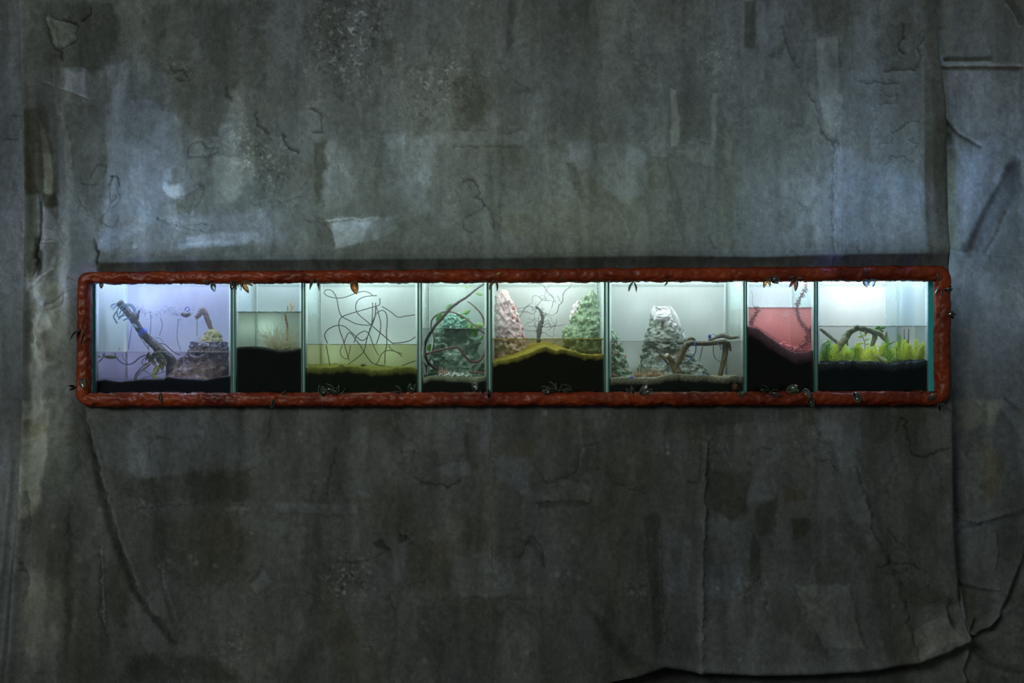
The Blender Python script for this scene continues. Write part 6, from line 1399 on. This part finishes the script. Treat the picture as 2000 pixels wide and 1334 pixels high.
def pod(px, py, ang, L, m, lab, y=-.047, tilt=.25, roll=0.0, halves=2):
    a = math.radians(ang); Lm = L * S
    d = Vector((math.cos(a), 0, math.sin(a)))
    base = W(px, py, y) - d * Lm * .5 + Vector((0, .006, 0))
    t = thing('glass_pod', base, lab, 'glass pod')
    dd = (d + Vector((0, -tilt, 0))).normalized()
    q = dd.to_track_quat('Z', 'Y')
    for s_ in range(halves):
        me = valve_mesh(m.name, 0)
        if not me.materials: pass
        o = bpy.data.objects.new('valve', VALVE.setdefault((m.name, 'mat'), me.copy())); COL.objects.link(o)
        if not o.data.materials: o.data.materials.append(m)
        o.parent = t; o.rotation_mode = 'QUATERNION'
        from mathutils import Quaternion
        op = (.32 if s_ == 0 else -.32) if halves == 2 else .1
        o.rotation_quaternion = q @ Quaternion((0, 0, 1), roll + (math.pi if s_ else 0)) @ Quaternion((1, 0, 0), .34 if halves == 2 else 0)
        o.scale = (Lm, Lm, Lm)
        rb = bpy.data.objects.new('rim', rib_mesh('a')); COL.objects.link(rb)
        if not rb.data.materials: rb.data.materials.append(M_RIB)
        rb.parent = o
    return t
PODS = [
 (197.5, 557, -84, 15, G_DARK, 'small dark glass pod hanging in the top left inner corner of the frame', 1),
 (402, 551, 150, 17, G_CLEAR, 'clear glass pod lying on the top rail above the brown rock', 2),
 (417, 561, -62, 18, G_CLEAR, 'clear glass pod hanging below the rail above the brown rock', 2),
 (455, 557, -102, 20, G_DARK, 'smoky glass pod hanging over the first tank divider', 2),
 (466, 560, -86, 17, G_CLEAR, 'clear glass pod between the smoky and amber ones by the first divider', 2),
 (482, 558, -42, 27, G_AMBER, 'amber winged glass pod slanting over the straw weed tank', 2),
 (615, 556, -92, 27, G_DARK, 'smoky glass pod hanging above the left end of the wire tank', 2),
 (693, 561, -72, 28, G_AMBER, 'brown-amber glass pod hanging above the wire tangle', 2),
 (973, 535, 40, 15, G_YELLOW, 'small yellow glass pod on the top rail above the amber tank', 2),
 (965, 558, -102, 24, G_AMBER, 'brown glass pod hanging over the left glass of the amber tank', 2),
 (1096, 540, 62, 14, G_YELLOW, 'tiny yellow glass pod standing on the rail over the moss-green cone', 2),
 (1236, 561, -97, 23, G_CLEAR, 'clear leaf-shaped glass pod hanging left above the white-topped cone', 2),
 (1299, 551, -140, 16, G_AMBER, 'small orange glass pod at the rail right of the cone top', 2),
 (1498, 552, -95, 22, G_AMBER, 'amber spike-shaped glass pod hanging above the purple slope', 2),
 (1513, 546, -22, 22, G_DARK, 'smoky glass pod wing pointing right above the pink water', 2),
 (1551, 556, -112, 24, G_RED, 'dark red glass pod hanging beside the tall bristly stem', 2),
 (1545, 542, 160, 14, G_CLEAR, 'clear glass pod on the rail above the dark red one', 2),
 (1562, 544, -35, 14, G_RED, 'small red-brown glass pod right of the dark red one', 2),
 (1689, 531, 140, 17, G_BLUE, 'bluish glass pod on the top rail over the bright plant tank', 2),
 (1692, 553, -62, 18, G_BLUE, 'bluish glass pod hanging left of a pair over the bright plant tank', 2),
 (1704, 551, -118, 18, G_BLUE, 'bluish glass pod hanging right of a pair over the bright plant tank', 2),
 (1834, 541, 82, 16, G_CLEAR, 'clear glass pod standing at the top right inner corner', 2),
 (1835, 570, -125, 18, G_CLEAR, 'clear glass pod on the right rail below the corner', 2),
 (1852, 565, 25, 20, G_BLACK, 'black glass pod jutting from the outer right rail near the top', 2),
 (1857, 614, -35, 22, G_BLACK, 'black thorn-like glass pod jutting from the right rail lower down', 2),
 (152, 657, -110, 32, G_BLACK, 'black glass pod on the outer left rail', 2),
 (164, 749, -62, 28, G_CLEAR, 'clear thin-rimmed glass pod at the lower left corner', 2),
 (141, 757, 185, 16, G_BLACK, 'black thorn-like glass pod pointing left at the lower left corner', 2),
 (317, 777, -55, 22, G_DARK, 'smoky glass pod on the bottom rail below the log', 2),
 (530, 787, -125, 22, G_BLACK, 'black glass pod hanging below the bottom rail under the straw weed', 2),
 (556, 771, 35, 15, G_BLACK, 'small black glass pod on the rail edge under the straw weed', 2),
 (630, 763, 105, 24, G_GREEN, 'greenish glass pod standing left in the cluster under the wire tank', 2),
 (643, 760, 150, 24, G_GREEN, 'greenish glass pod leaning left in the cluster under the wire tank', 2),
 (652, 765, 28, 20, G_DARK, 'smoky glass pod leaning right in the cluster under the wire tank', 2),
 (664, 762, 60, 20, G_DARK, 'smoky glass pod standing right in the cluster under the wire tank', 2),
 (777, 762, 155, 18, G_GREEN, 'greenish curved glass pod under the right end of the wire tank', 2),
 (803, 757, 65, 20, G_GREEN, 'greenish upright glass pod under the right end of the wire tank', 2),
 (928, 755, -62, 18, G_CLEAR, 'clear glass pod against the sand under the green rock', 2),
 (950, 769, 118, 26, G_DARK, 'smoky glass pod standing under the divider right of the green rock', 2),
 (1067, 763, 155, 24, G_CLEAR, 'clear glass pod leaning left below the amber mound', 2),
 (1077, 756, 145, 22, G_GREEN, 'greenish glass pod behind the leaning one below the amber mound', 2),
 (1091, 756, 88, 18, G_GREEN, 'greenish upright glass pod below the amber mound', 2),
 (1107, 760, 150, 22, G_GREEN, 'greenish glass pod right of the upright one below the amber mound', 2),
 (1232, 762, 130, 20, G_CLEAR, 'clear glass pod leaning left below the small green cone', 2),
 (1260, 763, 38, 28, G_CLEAR, 'clear glass pod leaning right below the reddish grass', 2),
 (1436, 755, 92, 17, G_AMBER, 'amber-green upright glass pod near the bottom right of the widest tank', 2),
 (1449, 770, 32, 20, G_GREEN, 'greenish flat glass pod on the bottom rail under the sixth divider', 2),
 (1493, 761, 145, 20, G_DARK, 'smoky glass pod leaning left below the purple soil', 2),
 (1513, 769, 15, 22, G_DARK, 'smoky flat glass pod on the bottom rail below the purple soil', 2),
 (1549, 760, 12, 26, G_GREEN, 'greenish long glass pod along the rail below the pink tank', 2),
 (1575, 770, -80, 24, G_CLEAR, 'clear whitish glass pod on the bottom rail under the last divider', 2),
 (1585, 786, -65, 22, G_BLACK, 'black glass pod hanging below the rail under the last divider', 2),
 (1673, 778, -78, 26, G_DARK, 'smoky glass pod on the bottom rail under the plant tank', 2),
 (1818, 774, 55, 24, G_CLEAR, 'clear glass pod at the lower right inner corner', 2),
 (1800, 765, 150, 10, G_GREEN, 'tiny greenish glass pod left of the lower right corner', 2),
 (1838, 794, -70, 20, G_BLACK, 'black thorn-like glass pod under the lower right corner', 2),
]
for k, (px, py, an, L, m, lab, hv) in enumerate(PODS):
    if 160 < px < 1845 and py > 755: y_ = -.046
    else: y_ = -.048
    pod(px, py, an, L, m, lab, y_, .28, roll=[.2, 1.3, .7, 2.1, 1.0][k % 5], halves=hv)
